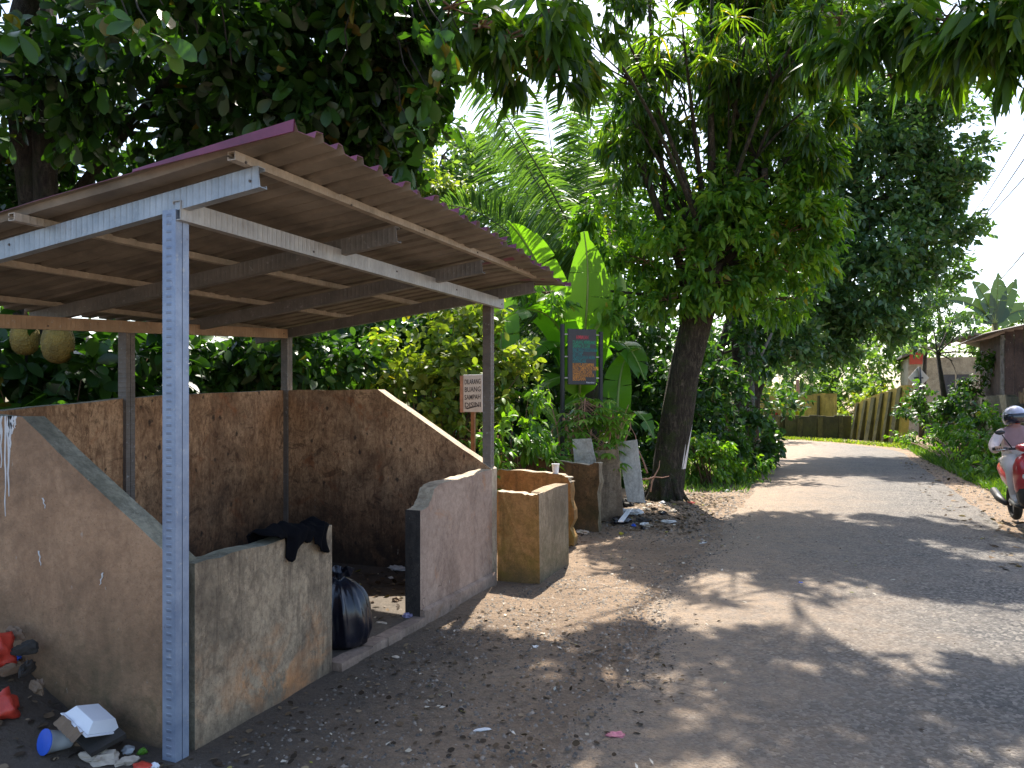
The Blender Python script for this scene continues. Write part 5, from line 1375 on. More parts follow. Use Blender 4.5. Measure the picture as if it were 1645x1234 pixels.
# greenery on the right and round the bend
def R_tree(px, Z, blobs, lab, lm, st='far', scale=1.0, grp='trees across the road'):
    b0 = ground_pt(px, Z); top = Vector(blobs[0][0])
    tree('roadside_tree', lab, b0, [b0 + Vector((0, 0, -.1)), b0.lerp(top, .45), b0.lerp(top, .8)], .12, .06, blobs, st, lm, M_bark_dark, group=grp, twigs=2, scale=scale, sun=True)
R_tree(1530, 25, [B(1500, 530, 25, 45, 120), B(1560, 530, 24, 50, 140), B(1530, 580, 25, 45, 110), B(1580, 570, 24, 35, 80), B(1470, 560, 27, 35, 80), B(1540, 490, 26, 28, 50)], 'blue-green shrubby tree in front of the shed', L_far, 'under', .9)
R_tree(1480, 33, [B(1490, 480, 33, 32, 100), B(1510, 465, 33, 22, 60), B(1460, 520, 33, 35, 100), B(1500, 520, 33, 30, 80)], 'small tree standing between the dark shade tree and the sky', L_far)
R_tree(1380, 41, [B(1330, 620, 41, 45, 150), B(1380, 600, 41, 45, 150), B(1290, 610, 42, 40, 130), B(1420, 620, 38, 35, 110), B(1350, 560, 43, 50, 140), B(1280, 560, 44, 45, 120), B(1430, 580, 40, 40, 110), B(1400, 655, 37, 22, 60), B(1350, 660, 39, 22, 60)], 'sunny bushy tree above the terrace wall at the bend', L_light, 'far', 1.3)
R_tree(1260, 46, [B(1255, 640, 46, 28, 100), B(1250, 600, 46, 32, 100), B(1290, 650, 44, 25, 80), B(1310, 640, 43, 20, 60), B(1240, 660, 46, 20, 60)], 'yellow-green bushes at the far end of the road', L_yel, 'far', 1.2)
R_tree(1200, 52, [B(1180, 560, 52, 70, 200), B(1260, 540, 54, 70, 200), B(1330, 520, 52, 70, 200), B(1400, 530, 50, 60, 160), B(1240, 620, 52, 50, 140), B(1450, 560, 46, 40, 100)], 'distant tall trees closing the end of the road', L_light, 'far', 1.6)
R_tree(1620, 40, [B(1600, 560, 40, 45, 120), B(1640, 530, 40, 50, 140), B(1560, 590, 40, 40, 100), B(1680, 560, 40, 50, 120)], 'hazy trees behind the shed and the far banana', L_light, 'far', 1.3)
shrub('wall_creeper', 'dark leafy creeper covering the right-hand wall beside the sign pole', 1510, 25, [B(1500, 640, 25.5, 32, 110), B(1530, 630, 24, 32, 110), B(1490, 680, 25.5, 26, 80), B(1520, 680, 24.5, 30, 90), B(1560, 660, 20.5, 24, 50), B(1470, 660, 27, 24, 70), B(1580, 600, 23, 28, 70)], L_under, 'under')
shrub('verge_weeds', 'pale green leafy weeds growing at the foot of the right-hand wall', 1540, 18.5, [B(1540, 700, 19, 24, 60), B(1560, 720, 17.5, 26, 70), B(1500, 710, 22, 22, 60), B(1580, 730, 16.5, 24, 60), B(1580, 690, 18, 22, 50), B(1470, 715, 25, 16, 40), B(1450, 705, 27, 16, 40), B(1590, 755, 15, 14, 36)], L_sprout, 'sprout', scale=.9)
shrub('wall_creeper', 'sunlit creeper tumbling over the low buttressed wall at the bend', 1330, 35, [B(1300, 668, 36, 14, 40), B(1335, 672, 35.5, 14, 40), B(1365, 690, 33.5, 12, 34), B(1395, 650, 34, 16, 40), B(1270, 672, 37, 12, 34), B(1420, 636, 31.5, 12, 30), B(1412, 700, 31, 10, 24)], L_yel, 'yel', scale=1.6)
def banana_far():
    Z = 27
    b0 = ground_pt(1598, Z); t = thing('banana_plant', b0, 'grey-green banana plant standing against the sky above the shed', 'banana plant', 'banana plants')
    m = MB(); limbs(m, [b0, at(1598, 580, Z), at(1598, 520, Z)], .14, .09, 8); m.build('stem', M_pstem, t, True)
    s = at(1598, 520, Z)
    for pts, w in (([(1600, 490, Z), (1605, 460, Z), (1603, 438, Z)], .3), ([(1590, 490, Z), (1575, 460, Z), (1562, 452, Z)], .28), ([(1610, 500, Z), (1622, 470, Z), (1632, 448, Z)], .26), ([(1585, 500, Z), (1555, 478, Z), (1518, 482, Z)], .26), ([(1580, 510, Z), (1550, 505, Z), (1525, 512, Z)], .24), ([(1615, 505, Z), (1640, 490, Z), (1670, 500, Z)], .28)):
        banana_leaf(t, [s] + [at(*q) for q in pts], w, .3, up=toc, tear=.3, n=14, mat=L_banana_dull)
banana_far()
def young_palm():
    Z = 40; b0 = ground_pt(1295, Z); t = thing('young_coconut_palm', b0, 'young yellow-green coconut palm at the far bend', 'palm')
    m = MB(); limbs(m, [b0, at(1283, 640, Z), at(1281, 610, Z)], .12, .09, 8); m.build('trunk', M_wood_red, t, True)
    h = at(1281, 605, Z)
    for e in ((1255, 600), (1262, 625), (1300, 585), (1312, 610), (1305, 640), (1275, 575), (1250, 645)):
        frond(t, [h, h.lerp(at(e[0], e[1] - 12, Z), .6) + Vector((0, 0, .4)), at(*e, Z)], 22, .6, hang=.6, r=.03)
young_palm()
# power lines: strung far beyond the trees on the right
M_wire = simple('wire', (.03, .03, .035, 1), .5)
for a, b, lab in (((1645, 205), (1560, 345), 'topmost thin power line crossing the white sky'), ((1645, 245), (1540, 400), 'second power line below the topmost one'), ((1645, 275), (1560, 372), 'third power line, close under the second'), ((1645, 395), (1590, 462), 'lowest power line passing the far banana leaves')):
    p, q = at(*a, 24.0), at(*b, 44.0)
    d = (q - p); p2 = p - d * 1.2; q2 = q + d * .9
    m = MB(); pts = []
    for k in range(21):
        u = k / 20; w = p2.lerp(q2, u); w.z -= 1.0 * (1 - (2 * u - 1) ** 2) * .6 - .36; pts.append(w)
    m.tube(pts, .02, 5); tag(m.build('power_line', M_wire), lab, 'power line', 'power lines')

# ------------------------------------------------------------------ rubbish lying about
from mathutils import noise as mnoise
def crumple(name, c, size, mat, label, cat, group=None, sub=3, amp=.35, sq=(1, 1, .5), smooth=False, seed=1, rz=0.0):
    """a crushed scrap: ridged folds pressed flat on the ground"""
    bm = bmesh.new(); bmesh.ops.create_icosphere(bm, subdivisions=3, radius=1)
    off = Vector((seed * 3.1, seed * 1.7, seed * .9))
    for v in bm.verts:
        p = v.co.copy()
        k = 1 + amp * 1.5 * (mnoise.noise(p * 1.3 + off)) - amp * 1.5 * abs(mnoise.noise(p * 2.6 + off * 2)) + amp * .5 * mnoise.noise(p * 6 + off)
        v.co = Vector((p.x * sq[0] * k, p.y * sq[1] * k, max(-.45, p.z * k) * sq[2] * (1 + amp * mnoise.noise(p * 3.5 + off))))
    bmesh.ops.rotate(bm, cent=(0, 0, 0), matrix=Matrix.Rotation(rz, 3, 'Z'), verts=bm.verts)
    bmesh.ops.scale(bm, vec=(size, size, size), verts=bm.verts); bmesh.ops.translate(bm, vec=c, verts=bm.verts)
    me = bpy.data.meshes.new(name); bm.to_mesh(me); bm.free(); me.materials.append(mat)
    if mat in (M_redplastic, M_bag, M_clear): me.polygons.foreach_set('use_smooth', [True] * len(me.polygons))
    return tag(link(name, me), label, cat, group)
def bin_bag():
    b0 = Vector((-2.76, 4.03, .045))
    t = thing('bin_bag', b0, 'full shiny black bin bag slumped in the shelter doorway', 'bin bag')
    n, k = 26, 128; V, Fc = [], []
    prof0 = [(.02, 0), (.12, .0), (.16, .03), (.18, .09), (.185, .16), (.18, .23), (.165, .29), (.14, .34), (.10, .38), (.06, .40), (.04, .41), (.05, .435), (.07, .46)]
    prof = []
    for (r_a, z_a), (r_b, z_b) in zip(prof0[:-1], prof0[1:]): prof += [(r_a, z_a), ((r_a + r_b) / 2, (z_a + z_b) / 2)]
    prof.append(prof0[-1])
    for i, (r, z) in enumerate(prof):
        for j in range(k):
            a = 2 * math.pi * j / k
            tri_ = lambda q: abs((q / math.pi) % 2 - 1) * 2 - 1
            pl = 1 + (.075 * tri_(8 * a + 1.2 * math.sin(z * 7)) + .06 * tri_(13 * a - 1.5 * math.sin(z * 5 + 1)) + .03 * tri_(23 * a + z * 4) + .07 * math.sin(3 * a + 2)) * (.35 + 3.0 * z * (1.1 - 1.2 * z)) + .02 * math.sin(z * 28 + 6 * math.sin(2 * a))
            lean = z * .08
            V.append((b0.x + r * pl * math.cos(a) * 1.0 - lean, b0.y + r * pl * math.sin(a) * .95, b0.z + z + .012 * math.sin(3 * a + 1) * (z > .05)))
    for i in range(len(prof) - 1):
        for j in range(k): Fc.append((i * k + j, i * k + (j + 1) % k, (i + 1) * k + (j + 1) % k, (i + 1) * k + j))
    m = MB(); m.add(V, Fc); m.build('bag', M_bag, t, True)
    for s in (-1, 1):
        m = MB(); q = b0 + Vector((-.03 + s * .05, 0, .42))
        m.add([q + Vector((-.02, 0, 0)), q + Vector((.03, .01, .0)), q + Vector((.05 * s, .02, .05)), q + Vector((.02 * s, -.02, .075)), q + Vector((-.03, 0, .04))], [(0, 1, 2, 3, 4)])
        e = m.build('tied_ear', M_bag, t); sm = e.modifiers.new('s', 'SOLIDIFY'); sm.thickness = .004
bin_bag()
def cloth():
    b0 = Vector((-2.65, 3.37, .84)); nu, nv = 34, 26
    V, Fc = [], []
    # a dropped shirt: lies over the wall top and hangs down the road face
    for i in range(nu + 1):
        u = i / nu; y = 3.14 + u * .50
        out = .085 + .035 * math.sin(u * 9 - 1.2) + .02 * math.sin(u * 23) + (.05 if u > .72 else 0) + (-.06 if u < .25 else 0)
        inn = .10 + .04 * math.sin(u * 5)
        for j in range(nv + 1):
            s = -inn - .12 + (out + inn + .12) * j / nv
            zt = .845 + .02 + .012 * math.sin(u * 16) + .006 * math.sin(u * 37)
            if s < -.12: x, z = -2.72 - .008, zt + (s + .12)
            elif s < 0: x, z = -2.60 + s * 1.0 + .012, zt + (.014 * math.sin(u * 13 + s * 40) + .045 * (.6 + .4 * math.sin(u * 6))) * math.sin(math.pi * (s + .12) / .12)
            else: x, z = -2.588 + .016 + .014 * math.sin(u * 17 + s * 9) + .009 * math.sin(u * 41), zt - s
            V.append((x, y + .02 * math.sin(s * 22 + u * 3), z))
    for i in range(nu):
        for j in range(nv):
            a = i * (nv + 1) + j; Fc.append((a, a + 1, a + nv + 2, a + nv + 1))
    m = MB(); m.add(V, Fc); o = m.build('black_shirt', M_cloth, None, True); sm = o.modifiers.new('s', 'SOLIDIFY'); sm.thickness = .005
    tag(o, 'rumpled black shirt draped over the near front wall', 'shirt')
cloth()
def cup(c, h, r, mats, label, name='plastic_cup', tilt=None, group=None, lid=None):
    t = thing(name, c, label, 'cup', group)
    m = MB(); m.lathe([(r * .72, 0), (r * .74, .004), (r * .85, h * .5), (r, h * .96), (r * 1.08, h * .97), (r * 1.08, h), (r * .96, h), (r * .8, h * .5), (r * .68, .006)], (0, 0, 0), 16)
    m.build('body', mats, t, True, local=True)
    if lid:
        m = MB(); m.lathe([(r * 1.09, h * .985), (r * 1.09, h * 1.02), (r * .2, h * 1.04)], (0, 0, 0), 16); m.build('lid', lid, t, False, local=True)
    if tilt: t.rotation_euler = tilt
    return t
cp = on_y(893, 762, 7.93); cup((cp.x, 7.92, .768), .105, .042, M_foam, 'white plastic cup left standing on the divider wall of the bays')
g = on_y(112, 1188, 2.42); cup((g.x, g.y, g.z), .11, .05, M_clear, 'clear plastic cup with a blue lid lying on its side', tilt=(R(75), 0, R(-10)), lid=M_blueplastic)
def foam_box():
    c = on_y(148, 1160, 2.46)
    t = thing('foam_food_box', c, 'torn white foam food box lying against the near side wall', 'food box', rz=R(-8)); t.rotation_euler = (R(-14), R(14), R(-12))
    m = MB()
    a, b, h = .10, .075, .045
    V = [(-a, -b, 0), (a, -b, 0), (a, b, 0), (-a, b, 0), (-a * .74, -b * .7, h), (a * .74, -b * .7, h), (a * .74, b * .7, h), (-a * .74, b * .7, h)]
    m.add(V, [(0, 1, 5, 4), (1, 2, 6, 5), (2, 3, 7, 6), (3, 0, 4, 7), (4, 5, 6, 7)])
    m.add([(-a - .012, -b - .012, -.002), (a + .012, -b - .012, -.002), (a + .012, b + .012, -.002), (-a - .012, b + .012, -.002), (-a, -b, 0), (a, -b, 0), (a, b, 0), (-a, b, 0)], [(0, 1, 5, 4), (1, 2, 6, 5), (2, 3, 7, 6), (3, 0, 4, 7)])
    o = m.build('shell', M_foam, t, local=True); s = o.modifiers.new('s', 'SOLIDIFY'); s.thickness = .004
    b_ = o.modifiers.new('b', 'BEVEL'); b_.width = .008; b_.segments = 2
    m = MB(); r2 = random.Random(3)
    edge = [(-.09 + k * .018, -.088 - .004 * (k % 2), -.006 + .02 * r2.random()) for k in range(11)]
    V = edge + [(x, y - .03, -.035) for x, y, z in edge]; m.add(V, [(k, k + 1, k + 12, k + 11) for k in range(10)]); m.build('stained_flap', M_card, t, local=True)
foam_box()
m = MB(); c = on_y(150, 1185, 2.46); m.beam(c + Vector((-.10, .03, .05)), c + Vector((.13, -.03, .0)), .15, .02, (.1, -.3, 1)); tag(m.build('wet_cardboard', M_grime), 'flattened wet dark cardboard under the foam box', 'cardboard')
crumple('red_plastic_bag', on_y(-8, 1050, 2.44), .10, M_redplastic, 'crumpled bright red plastic bag at the heap against the near wall, upper of two', 'plastic bag', 'red plastic bags', 2, .3, (1, .8, 1.1), seed=4)
crumple('red_plastic_bag', on_y(5, 1140, 2.36), .085, M_redplastic, 'dull red plastic bag lower on the heap by the near wall', 'plastic bag', 'red plastic bags', 2, .3, (1, .8, .9), seed=8)
for k, (px, py, sz, mt, nm, lab, ct, sq) in enumerate((
        (160, 1222, .055, M_tissue, 'crumpled_paper', 'crumpled beige tissue beside the blue-lidded cup', 'paper', (1.6, 1, .5)), (205, 1224, .04, M_tissue, 'crumpled_paper', 'second beige tissue ball nearer the steel post', 'paper', (1.4, 1, .5)),
        (130, 1205, .03, M_card, 'fruit_peel', 'brown peel beside the crumpled tissue', 'peel', (1, 1, .6)), (230, 1232, .035, M_redplastic, 'noodle_cup', 'red and white food wrapper by the steel post foot', 'wrapper', (1.3, 1, .5)), (247, 1230, .025, M_foam, 'white_wrapper', 'white wrapper scrap touching the red one', 'wrapper', (1, 1, .5)),
        (25, 1152, .03, M_blueplastic, 'blue_wrapper', 'blue and white wrapper below the red bags', 'wrapper', (1.3, 1, .6)), (228, 1208, .022, simple('lime_peel', (.10, .26, .02, 1), .5), 'lime_peel', 'green lime peel beside the steel post', 'peel', (1, 1, .8)), (60, 1120, .06, M_clear, 'clear_bag', 'crumpled clear plastic bag on the soil heap', 'plastic bag', (1.5, 1, .6)),
        (205, 1206, .03, M_clear, 'clear_wrapper', 'small clear wrapper among the scraps by the post', 'wrapper', (1.4, 1, .5)),
        (990, 1186, .038, M_pink, 'pink_wrapper', 'faded pink paper wrapper lying on the dappled dirt', 'wrapper', (1.3, 1, .35)), (1005, 1194, .02, M_foam, 'white_wrapper', 'white scrap tucked under the pink wrapper', 'wrapper', (2, .8, .3)), (1287, 941, .028, M_blueplastic, 'bottle_cap', 'small blue plastic scrap on the open road', 'plastic', (1.2, .8, .6)),
        (775, 1173, .018, M_whitelit, 'paper_scrap', 'white paper scrap on the dirt before the shelter threshold', 'paper', (2.6, .8, .3)), (860, 1042, .018, M_whitelit, 'paper_scrap', 'white scrap at the corner of the roof shadow', 'paper', (1.5, 1, .3)), (635, 1060, .018, M_tissue, 'paper_scrap', 'pale scrap in front of the doorway threshold', 'paper', (1.5, 1, .3)),
        (1147, 978, .02, M_foam, 'paper_scrap', 'bright white scrap in the sunny patch of road', 'paper', (1.3, 1, .4)), (655, 990, .035, simple('lilac_wrapper', (.30, .27, .42, 1), .5, 0, .4, 20), 'lilac_wrapper', 'crumpled lilac wrapper at the sooty wall end', 'wrapper', (1.2, 1, .7)), (640, 916, .05, M_whitelit, 'paper_scrap', 'crumpled grey-white paper deep inside the shelter', 'paper', (2.2, 1, .5)),
        (635, 965, .03, M_card, 'coconut_husk', 'dark husk lump on the sunny strip of shelter floor', 'husk', (1, 1, .8)), (598, 968, .014, M_card, 'husk_scrap', 'small dark crumb on the sunny strip of shelter floor', 'husk', (1, 1, .8)), (612, 1000, .02, M_tissue, 'paper_scrap', 'pale torn paper just inside the doorway', 'paper', (2.2, .8, .4)),
        (1130, 872, .03, M_whitelit, 'paper_scrap', 'flat white scrap on the shaded dirt before the tree', 'paper', (2.6, .8, .3)), (1280, 873, .03, M_whitelit, 'paper_scrap', 'pale scrap where dirt meets asphalt in shade', 'paper', (2.2, .8, .3)), (1168, 790, .045, M_whitelit, 'paper_scrap', 'white litter at the edge of the bright verge bush', 'paper', (1.2, 1, .7)))):
    zz = .05 if 590 < px < 665 and py < 1005 else 0
    p = on_z(px, py, zz); z = zz + float(ground_z(p.x, p.y)) + sz * .2 + (.02 if p.x > -1.2 else 0)
    crumple(nm, (p.x, p.y, z), sz, mt, lab, ct, None, 2, .32, sq, seed=20 + k, rz=k * 1.1)
# scraps of card on the heap against the near wall
for k, (px, py, zz) in enumerate(((25, 1020, .24), (40, 1045, .2), (20, 1075, .17), (45, 1075, .14), (60, 1105, .08))):
    p = on_y(px, py, 2.54 - k * .03)
    crumple('card_scrap', p, .06, [M_card, M_grime][k % 2], ['torn card on top of the soil heap', 'dark card stuck upright in the soil heap', 'brown card under the upper red bag', 'grey card leaning on the near wall', 'dark damp card low on the soil heap'][k], 'card', 'card scraps on the soil heap', 3, .3, (1.2, .35, .7), seed=90 + k, rz=k * .7)
# rubbish pile beside the tree
k = 0
for (px, py, sz, mt, nm, lab, sq) in ((1015, 828, .10, M_whitelit, 'plastic_sheet', 'dirty white plastic sheet on the rubbish pile by the tree', (1.6, 1, .5)), (1000, 838, .09, M_bag, 'torn_bin_bag', 'torn black bag at the pier end of the rubbish pile', (1.6, 1, .6)), (1030, 836, .07, M_grime, 'rag', 'dark rag on the rubbish pile beside the tall board', (1.6, 1, .4)), (1018, 842, .03, M_blueplastic, 'blue_wrapper', 'small blue wrapper on the rubbish pile by the tree', (1.3, 1, .7)),
        (1072, 838, .045, M_whitelit, 'paper_scrap', 'white crumpled paper at the outer edge of the rubbish pile', (1.5, 1, .6)), (1040, 842, .05, M_tissue, 'crumpled_paper', 'beige crumpled paper in the rubbish pile', (1.5, 1, .5)), (1050, 822, .07, M_card, 'card_scrap', 'brown card heap at the tree foot', (1.7, 1, .4)), (1008, 818, .09, M_grime, 'dark_bag', 'dark lumpy bag leaning on the tall grey board', (1, 1, .9)), (1090, 812, .06, M_card, 'husk_heap', 'brown husks right of the tree foot', (2, 1, .4)), (1110, 806, .05, M_redplastic, 'red_scrap', 'reddish wrapper among leaves beyond the tree foot', (1.4, 1, .3)), (998, 852, .025, simple('yellow_peel', (.45, .38, .03, 1), .6), 'mango_peel', 'yellow-green fruit at the foot of the bay pier', (1, 1, .9)), (935, 850, .06, M_tissue, 'rubble', 'pale rubble lumps inside the far bay', (1.6, 1, .6)), (915, 860, .05, M_grime, 'rubble', 'dark rubble at the broken divider end', (1.6, 1, .6))):
    p = on_z(px, py, .05); crumple(nm, (p.x, p.y, float(ground_z(p.x, p.y)) + sz * .3), sz, mt, lab, 'rubbish', 'rubbish by the tree', 2, .4, sq, seed=60 + k, rz=k * .8); k += 1
for k2 in range(26):
    p = on_z(rnd.uniform(995, 1085), rnd.uniform(815, 850), .03); s_ = rnd.uniform(.02, .06)
    crumple('rubbish_scrap', (p.x, p.y, float(ground_z(p.x, p.y)) + s_ * .25), s_, [M_whitelit, M_tissue, M_grime, M_card, M_bag, M_whitelit][k2 % 6], 'small ' + ['white paper', 'beige paper', 'grimy dark', 'brown card', 'black plastic', 'white paper'][k2 % 6] + ' scrap in the rubbish pile between boards and tree', 'rubbish', 'scraps in the rubbish pile', 3, .4, (rnd.uniform(1, 2), 1, rnd.uniform(.3, .7)), seed=200 + k2, rz=k2 * 1.3)
m = MB(); m.beam(on_z(997, 838, .16), on_z(1012, 818, .12), .06, .012); tag(m.build('foam_strip', M_foam), 'white foam strip sticking out of the rubbish pile', 'foam')

# ------------------------------------------------------------------ scooter and rider
M_scoot_red = simple('scooter_red_paint', (.42, .02, .03, 1), .28, 0, .08, 3, 0, .6, .5)
M_scoot_blk = simple('scooter_black_plastic', (.02, .02, .022, 1), .5)
M_tyre = simple('tyre_rubber', (.018, .018, .018, 1), .85)
M_chrome = simple('scooter_metal', (.5, .5, .5, 1), .3, .8)
M_lens = simple('headlight_lens', (.75, .76, .78, 1), .12, 0, .05, 3, 0, .8)
M_jacket = simple('pale_pink_jacket', (.66, .55, .53, 1), .85, 0, .08, 9, .1)
M_scarf = simple('mauve_scarf', (.36, .24, .26, 1), .9, 0, .12, 9, .1)
M_trouser = simple('cream_trousers', (.66, .60, .54, 1), .88, 0, .08, 9, .1)
M_skin = simple('skin', (.42, .25, .16, 1), .55, 0, .06, 12)
M_helm = simple('helmet_silver', (.50, .48, .56, 1), .22, .2, .05, 3, 0, .7, .5)
M_visor = simple('helmet_visor', (.015, .016, .03, 1), .08, 0, .1, 3, 0, .8)
def loft(secs, n=16, p=2.6):
    """sections along y: (y, zc, half width, half height)"""
    m = MB(); V, Fc = [], []
    for (y, zc, hw, hh) in secs:
        for k in range(n):
            a = 2 * math.pi * k / n; c, s = math.cos(a), math.sin(a)
            V.append((math.copysign(abs(c) ** (2 / p), c) * hw, y, zc + math.copysign(abs(s) ** (2 / p), s) * hh))
    for i in range(len(secs) - 1):
        for k in range(n): Fc.append((i * n + k, (i + 1) * n + k, (i + 1) * n + (k + 1) % n, i * n + (k + 1) % n))
    Fc += [tuple(range(n)), tuple(range(len(secs) * n - 1, (len(secs) - 1) * n - 1, -1))]
    return m.add(V, Fc)
def wheel(t, y, r=.225):
    m = MB(); N1, N2 = 24, 8; V, Fc = [], []
    for i in range(N1):
        a = 2 * math.pi * i / N1
        for j in range(N2):
            b = 2 * math.pi * j / N2; rr = r - .045 + .045 * math.cos(b)
            V.append((.05 * math.sin(b), y + rr * math.cos(a), r + rr * math.sin(a)))
    for i in range(N1):
        for j in range(N2): Fc.append((i * N2 + j, ((i + 1) % N1) * N2 + j, ((i + 1) % N1) * N2 + (j + 1) % N2, i * N2 + (j + 1) % N2))
    m.add(V, Fc); w = m.build('wheel', M_tyre, t, True, local=True)
    m = MB()
    for k in range(5):
        a = 2 * math.pi * k / 5; m.beam((0, y, r), (0, y + (r - .07) * math.cos(a), r + (r - .07) * math.sin(a)), .03, .03, (1, 0, 0))
    m.tube([(-.05, y, r), (.05, y, r)], .04, 10)
    m.build('rim', M_chrome, w, local=True)
def scooter(loc, rz, label):
    t = thing('motor_scooter', loc, label, 'scooter', None, rz)
    wheel(t, -.62); wheel(t, .62)
    loft([(-.87, .34, .03, .02), (-.80, .43, .06, .035), (-.62, .475, .075, .03), (-.45, .44, .06, .03)]).build('front_fender', M_scoot_blk, t, True, local=True)
    for s in (-1, 1):
        m = MB(); m.tube([(s * .075, -.62, .225), (s * .075, -.55, .46), (s * .05, -.46, .70)], .022, 8); m.build('fork', M_scoot_blk, t, True, local=True)
    # front apron: tapers to a beak above the wheel
    loft([(-.66, .60, .05, .05), (-.60, .66, .13, .13), (-.52, .70, .19, .20), (-.44, .68, .22, .27), (-.38, .64, .22, .30), (-.34, .62, .20, .28)]).build('front_apron', M_scoot_red, t, True, local=True)
    loft([(-.64, .44, .04, .04), (-.56, .47, .13, .10), (-.46, .45, .19, .15), (-.38, .43, .20, .16), (-.34, .42, .16, .12)]).build('lower_cowl', M_scoot_blk, t, True, local=True)
    for s in (-1, 1):
        m = loft([(-.655, .66, .028, .03), (-.62, .665, .055, .045), (-.56, .675, .075, .05), (-.53, .68, .07, .04)])
        m.v = [(x + s * .085, y, z) for x, y, z in m.v]; m.build('headlight', M_lens, t, True, local=True)
    loft([(-.50, .98, .05, .02), (-.46, .99, .13, .05), (-.38, 1.0, .16, .055), (-.30, 1.0, .12, .045), (-.26, .99, .05, .02)]).build('handlebar_cover', M_scoot_red, t, True, local=True)
    m = MB(); m.tube([(-.34, -.24, .99), (-.15, -.33, .985), (.15, -.33, .985), (.34, -.24, .99)], .014, 8); hb = m.build('handlebar', M_scoot_blk, t, True, local=True)
    for s in (-1, 1):
        m = MB(); m.tube([(s * .22, -.30, .988), (s * .36, -.23, .99)], .02, 8); m.build('grip', M_scoot_blk, hb, True, local=True)
        m = MB(); m.tube([(s * .2, -.31, .985), (s * .34, -.30, .975)], .007, 6); m.build('brake_lever', M_chrome, hb, True, local=True)
        m = MB(); m.tube([(s * .18, -.32, 1.0), (s * .24, -.34, 1.1), (s * .27, -.34, 1.16)], .007, 6); m.lathe([(.01, -.03), (.05, -.015), (.055, 0), (.05, .015), (.01, .03)], (s * .29, -.34, 1.19), 10, sy=.35); m.build('mirror', M_scoot_blk, t, True, local=True)
    loft([(-.36, .30, .17, .035), (-.1, .28, .17, .035), (.2, .30, .16, .05)]).build('footboard', M_scoot_blk, t, True, local=True)
    loft([(.0, .50, .11, .16), (.15, .54, .15, .17), (.45, .60, .16, .14), (.75, .66, .13, .10), (.92, .70, .05, .04)]).build('rear_body', M_scoot_red, t, True, local=True)
    loft([(.0, .70, .10, .03), (.12, .72, .14, .04), (.4, .725, .15, .045), (.7, .775, .12, .04), (.8, .79, .06, .02)]).build('seat', M_scoot_blk, t, True, local=True)
    m = MB(); m.tube([(-.15, .35, .25), (-.17, .6, .29), (-.17, .85, .36)], [.03, .05, .05], 10); m.build('exhaust', M_scoot_blk, t, True, local=True)
    loft([(.2, .30, .09, .09), (.5, .27, .08, .08), (.66, .25, .05, .05)]).build('engine', M_scoot_blk, t, True, local=True)
    return t
SX, SY = 2.34, 11.05
sc_ = scooter((SX, SY, .02), R(2), 'red motor scooter ridden towards the shelter along the right road edge'); sc_.rotation_euler.y = R(-5)
def skin_mesh(name, verts, edges, radii, sub=2, root=0):
    me = bpy.data.meshes.new(name); me.from_pydata(verts, edges, []); o = bpy.data.objects.new(name, me); COL.objects.link(o)
    sk = o.modifiers.new('skin', 'SKIN'); sk.branch_smoothing = .6
    for v, r in zip(me.skin_vertices[0].data, radii):
        v.radius = r if hasattr(r, '__len__') else (r, r)
    me.skin_vertices[0].data[root].use_root = True
    ss = o.modifiers.new('sub', 'SUBSURF'); ss.levels = sub; ss.render_levels = sub
    dg = bpy.context.evaluated_depsgraph_get(); out = bpy.data.meshes.new_from_object(o.evaluated_get(dg))
    bpy.data.objects.remove(o); out.polygons.foreach_set('use_smooth', [True] * len(out.polygons))
    return out
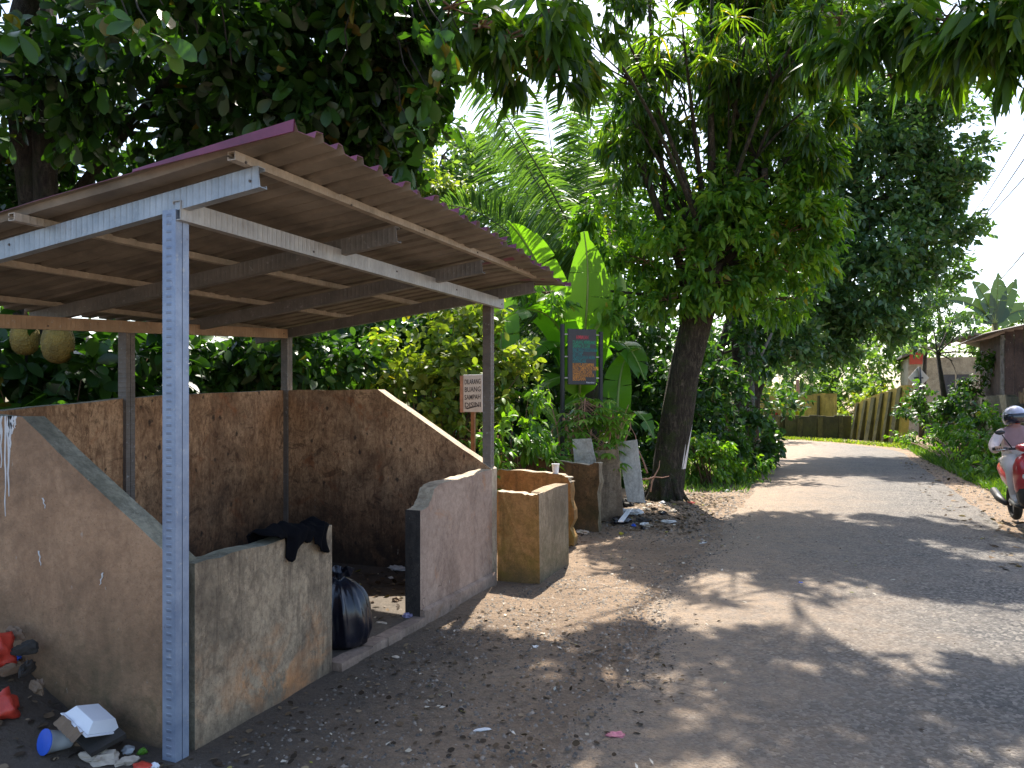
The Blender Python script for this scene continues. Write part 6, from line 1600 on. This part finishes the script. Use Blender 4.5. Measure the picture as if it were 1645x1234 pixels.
def rider():
    t = thing('person', (SX, SY, .02), 'scooter rider in pale pink jacket, cream trousers and silver helmet, hands on handlebar', 'person', None, R(10))
    t.rotation_euler = (0, R(-6), R(2))
    v = [(0, .26, .83), (0, .24, 1.0), (0, .18, 1.12), (0, .12, 1.235), (0, .09, 1.32), (0, .085, 1.41)]; r = [(.15, .13), (.135, .12), (.15, .11), .055, .075, .07]
    e = [(0, 1), (1, 2), (2, 3), (3, 4), (4, 5)]
    for s in (-1, 1):
        n = len(v)
        v += [(s * .15, .17, 1.165), (s * .27, .07, 1.02), (s * .30, -.11, .97), (s * .285, -.25, 1.005)]; r += [.078, .062, .052, .034]; e += [(2, n), (n, n + 1), (n + 1, n + 2), (n + 2, n + 3)]
        n = len(v)
        v += [(s * .10, .22, .80), (s * .15, -.02, .79), (s * .17, -.20, .745), (s * .165, -.17, .55), (s * .16, -.13, .40), (s * .165, -.30, .35)]; r += [.10, .088, .075, .062, .045, .036]; e += [(0, n)] + [(n + i, n + i + 1) for i in range(5)]
    me = skin_mesh('body', v, e, r)
    for m in (M_jacket, M_scarf, M_trouser, M_skin, M_whitelit): me.materials.append(m)
    mi = []
    for p in me.polygons:
        x, y, z = p.center
        if z > 1.26: k = 3
        elif y < -.225 and z > .9: k = 3
        elif z > .93 or (z > .86 and abs(x) > .25): k = 1 if abs(x) < .13 and z > .98 and y < .17 else 0
        elif z < .385 and y < -.12: k = 4
        else: k = 2
        if z > 1.19 and abs(x) < .1 and z <= 1.26: k = 1
        mi.append(k)
    me.polygons.foreach_set('material_index', mi)
    body = link('body', me, t, False)
    # hands closed round the grips
    for s in (-1, 1):
        m = MB()
        for f in range(4):
            c = Vector((s * (.255 + f * .02), -.275 + f * .010, .99)); L = (.026, .030, .029, .024)[f]
            m.tube([c + Vector((0, .03, .018)), c + Vector((0, -.005, .030)), c + Vector((0, -.03, .012)), c + Vector((0, -.028, -.016)), c + Vector((0, -.004, -.024))], [.009, .009, .009, .008, .006], 7)
        m.tube([Vector((s * .245, -.24, .99)), Vector((s * .235, -.265, .97)), Vector((s * .24, -.29, .965))], [.011, .010, .007], 7)
        m.lathe([(.01, -.02), (.034, -.012), (.038, 0), (.03, .014), (.01, .02)], (s * .285, -.242, 1.0), 10, sy=.8)
        m.build('hand', M_skin, body, True, local=True)
    # face under the visor, helmet with peak line and visor
    m = MB(); m.tube([(0, -.012, 1.33), (0, -.03, 1.305), (0, -.012, 1.295)], [.008, .013, .008], 8); m.build('nose', M_skin, body, True, local=True)
    m = MB(); m.tube([(-.022, -.003, 1.268), (0, -.012, 1.266), (.022, -.003, 1.268)], .005, 6); m.build('mouth', M_redplastic, body, True, local=True)
    for s in (-1, 1):
        m = MB(); m.lathe([(.002, -.008), (.011, 0), (.002, .008)], (s * .03, -.003, 1.345), 8, sy=.6); m.build('eye', M_ink, body, True, local=True)
    bm = bmesh.new(); bmesh.ops.create_uvsphere(bm, u_segments=24, v_segments=16, radius=1)
    bmesh.ops.delete(bm, geom=[f for f in bm.faces if f.calc_center_median().z < -.62 or (f.calc_center_median().z < .22 and f.calc_center_median().y < -.45)], context='FACES')
    bmesh.ops.scale(bm, vec=(.137, .158, .145), verts=bm.verts); bmesh.ops.translate(bm, vec=(0, .085, 1.34), verts=bm.verts)
    mh = bpy.data.meshes.new('helmet'); bm.to_mesh(mh); bm.free(); mh.materials.append(M_helm); mh.polygons.foreach_set('use_smooth', [True] * len(mh.polygons))
    h = link('helmet', mh, t, False); sd = h.modifiers.new('s', 'SOLIDIFY'); sd.thickness = .018
    m = MB(); V, Fc = [], []
    for i in range(5):
        z = 1.275 + i * .03
        for j in range(13):
            a = math.pi * (1.13 + .74 * j / 12); k = math.sqrt(max(.2, 1 - ((z - 1.34) / .17) ** 2))
            V.append((.146 * k * math.cos(a), .085 + .172 * k * math.sin(a), z))
    for i in range(4):
        for j in range(12): Fc.append((i * 13 + j, i * 13 + j + 1, (i + 1) * 13 + j + 1, (i + 1) * 13 + j))
    m.add(V, Fc); o = m.build('visor', M_visor, h, True, local=True); sd = o.modifiers.new('s', 'SOLIDIFY'); sd.thickness = .004
rider()
far = ground_pt(1232, 36)
scooter((far.x, far.y, .0), R(70), 'small red scooter standing far off at the end of the road')
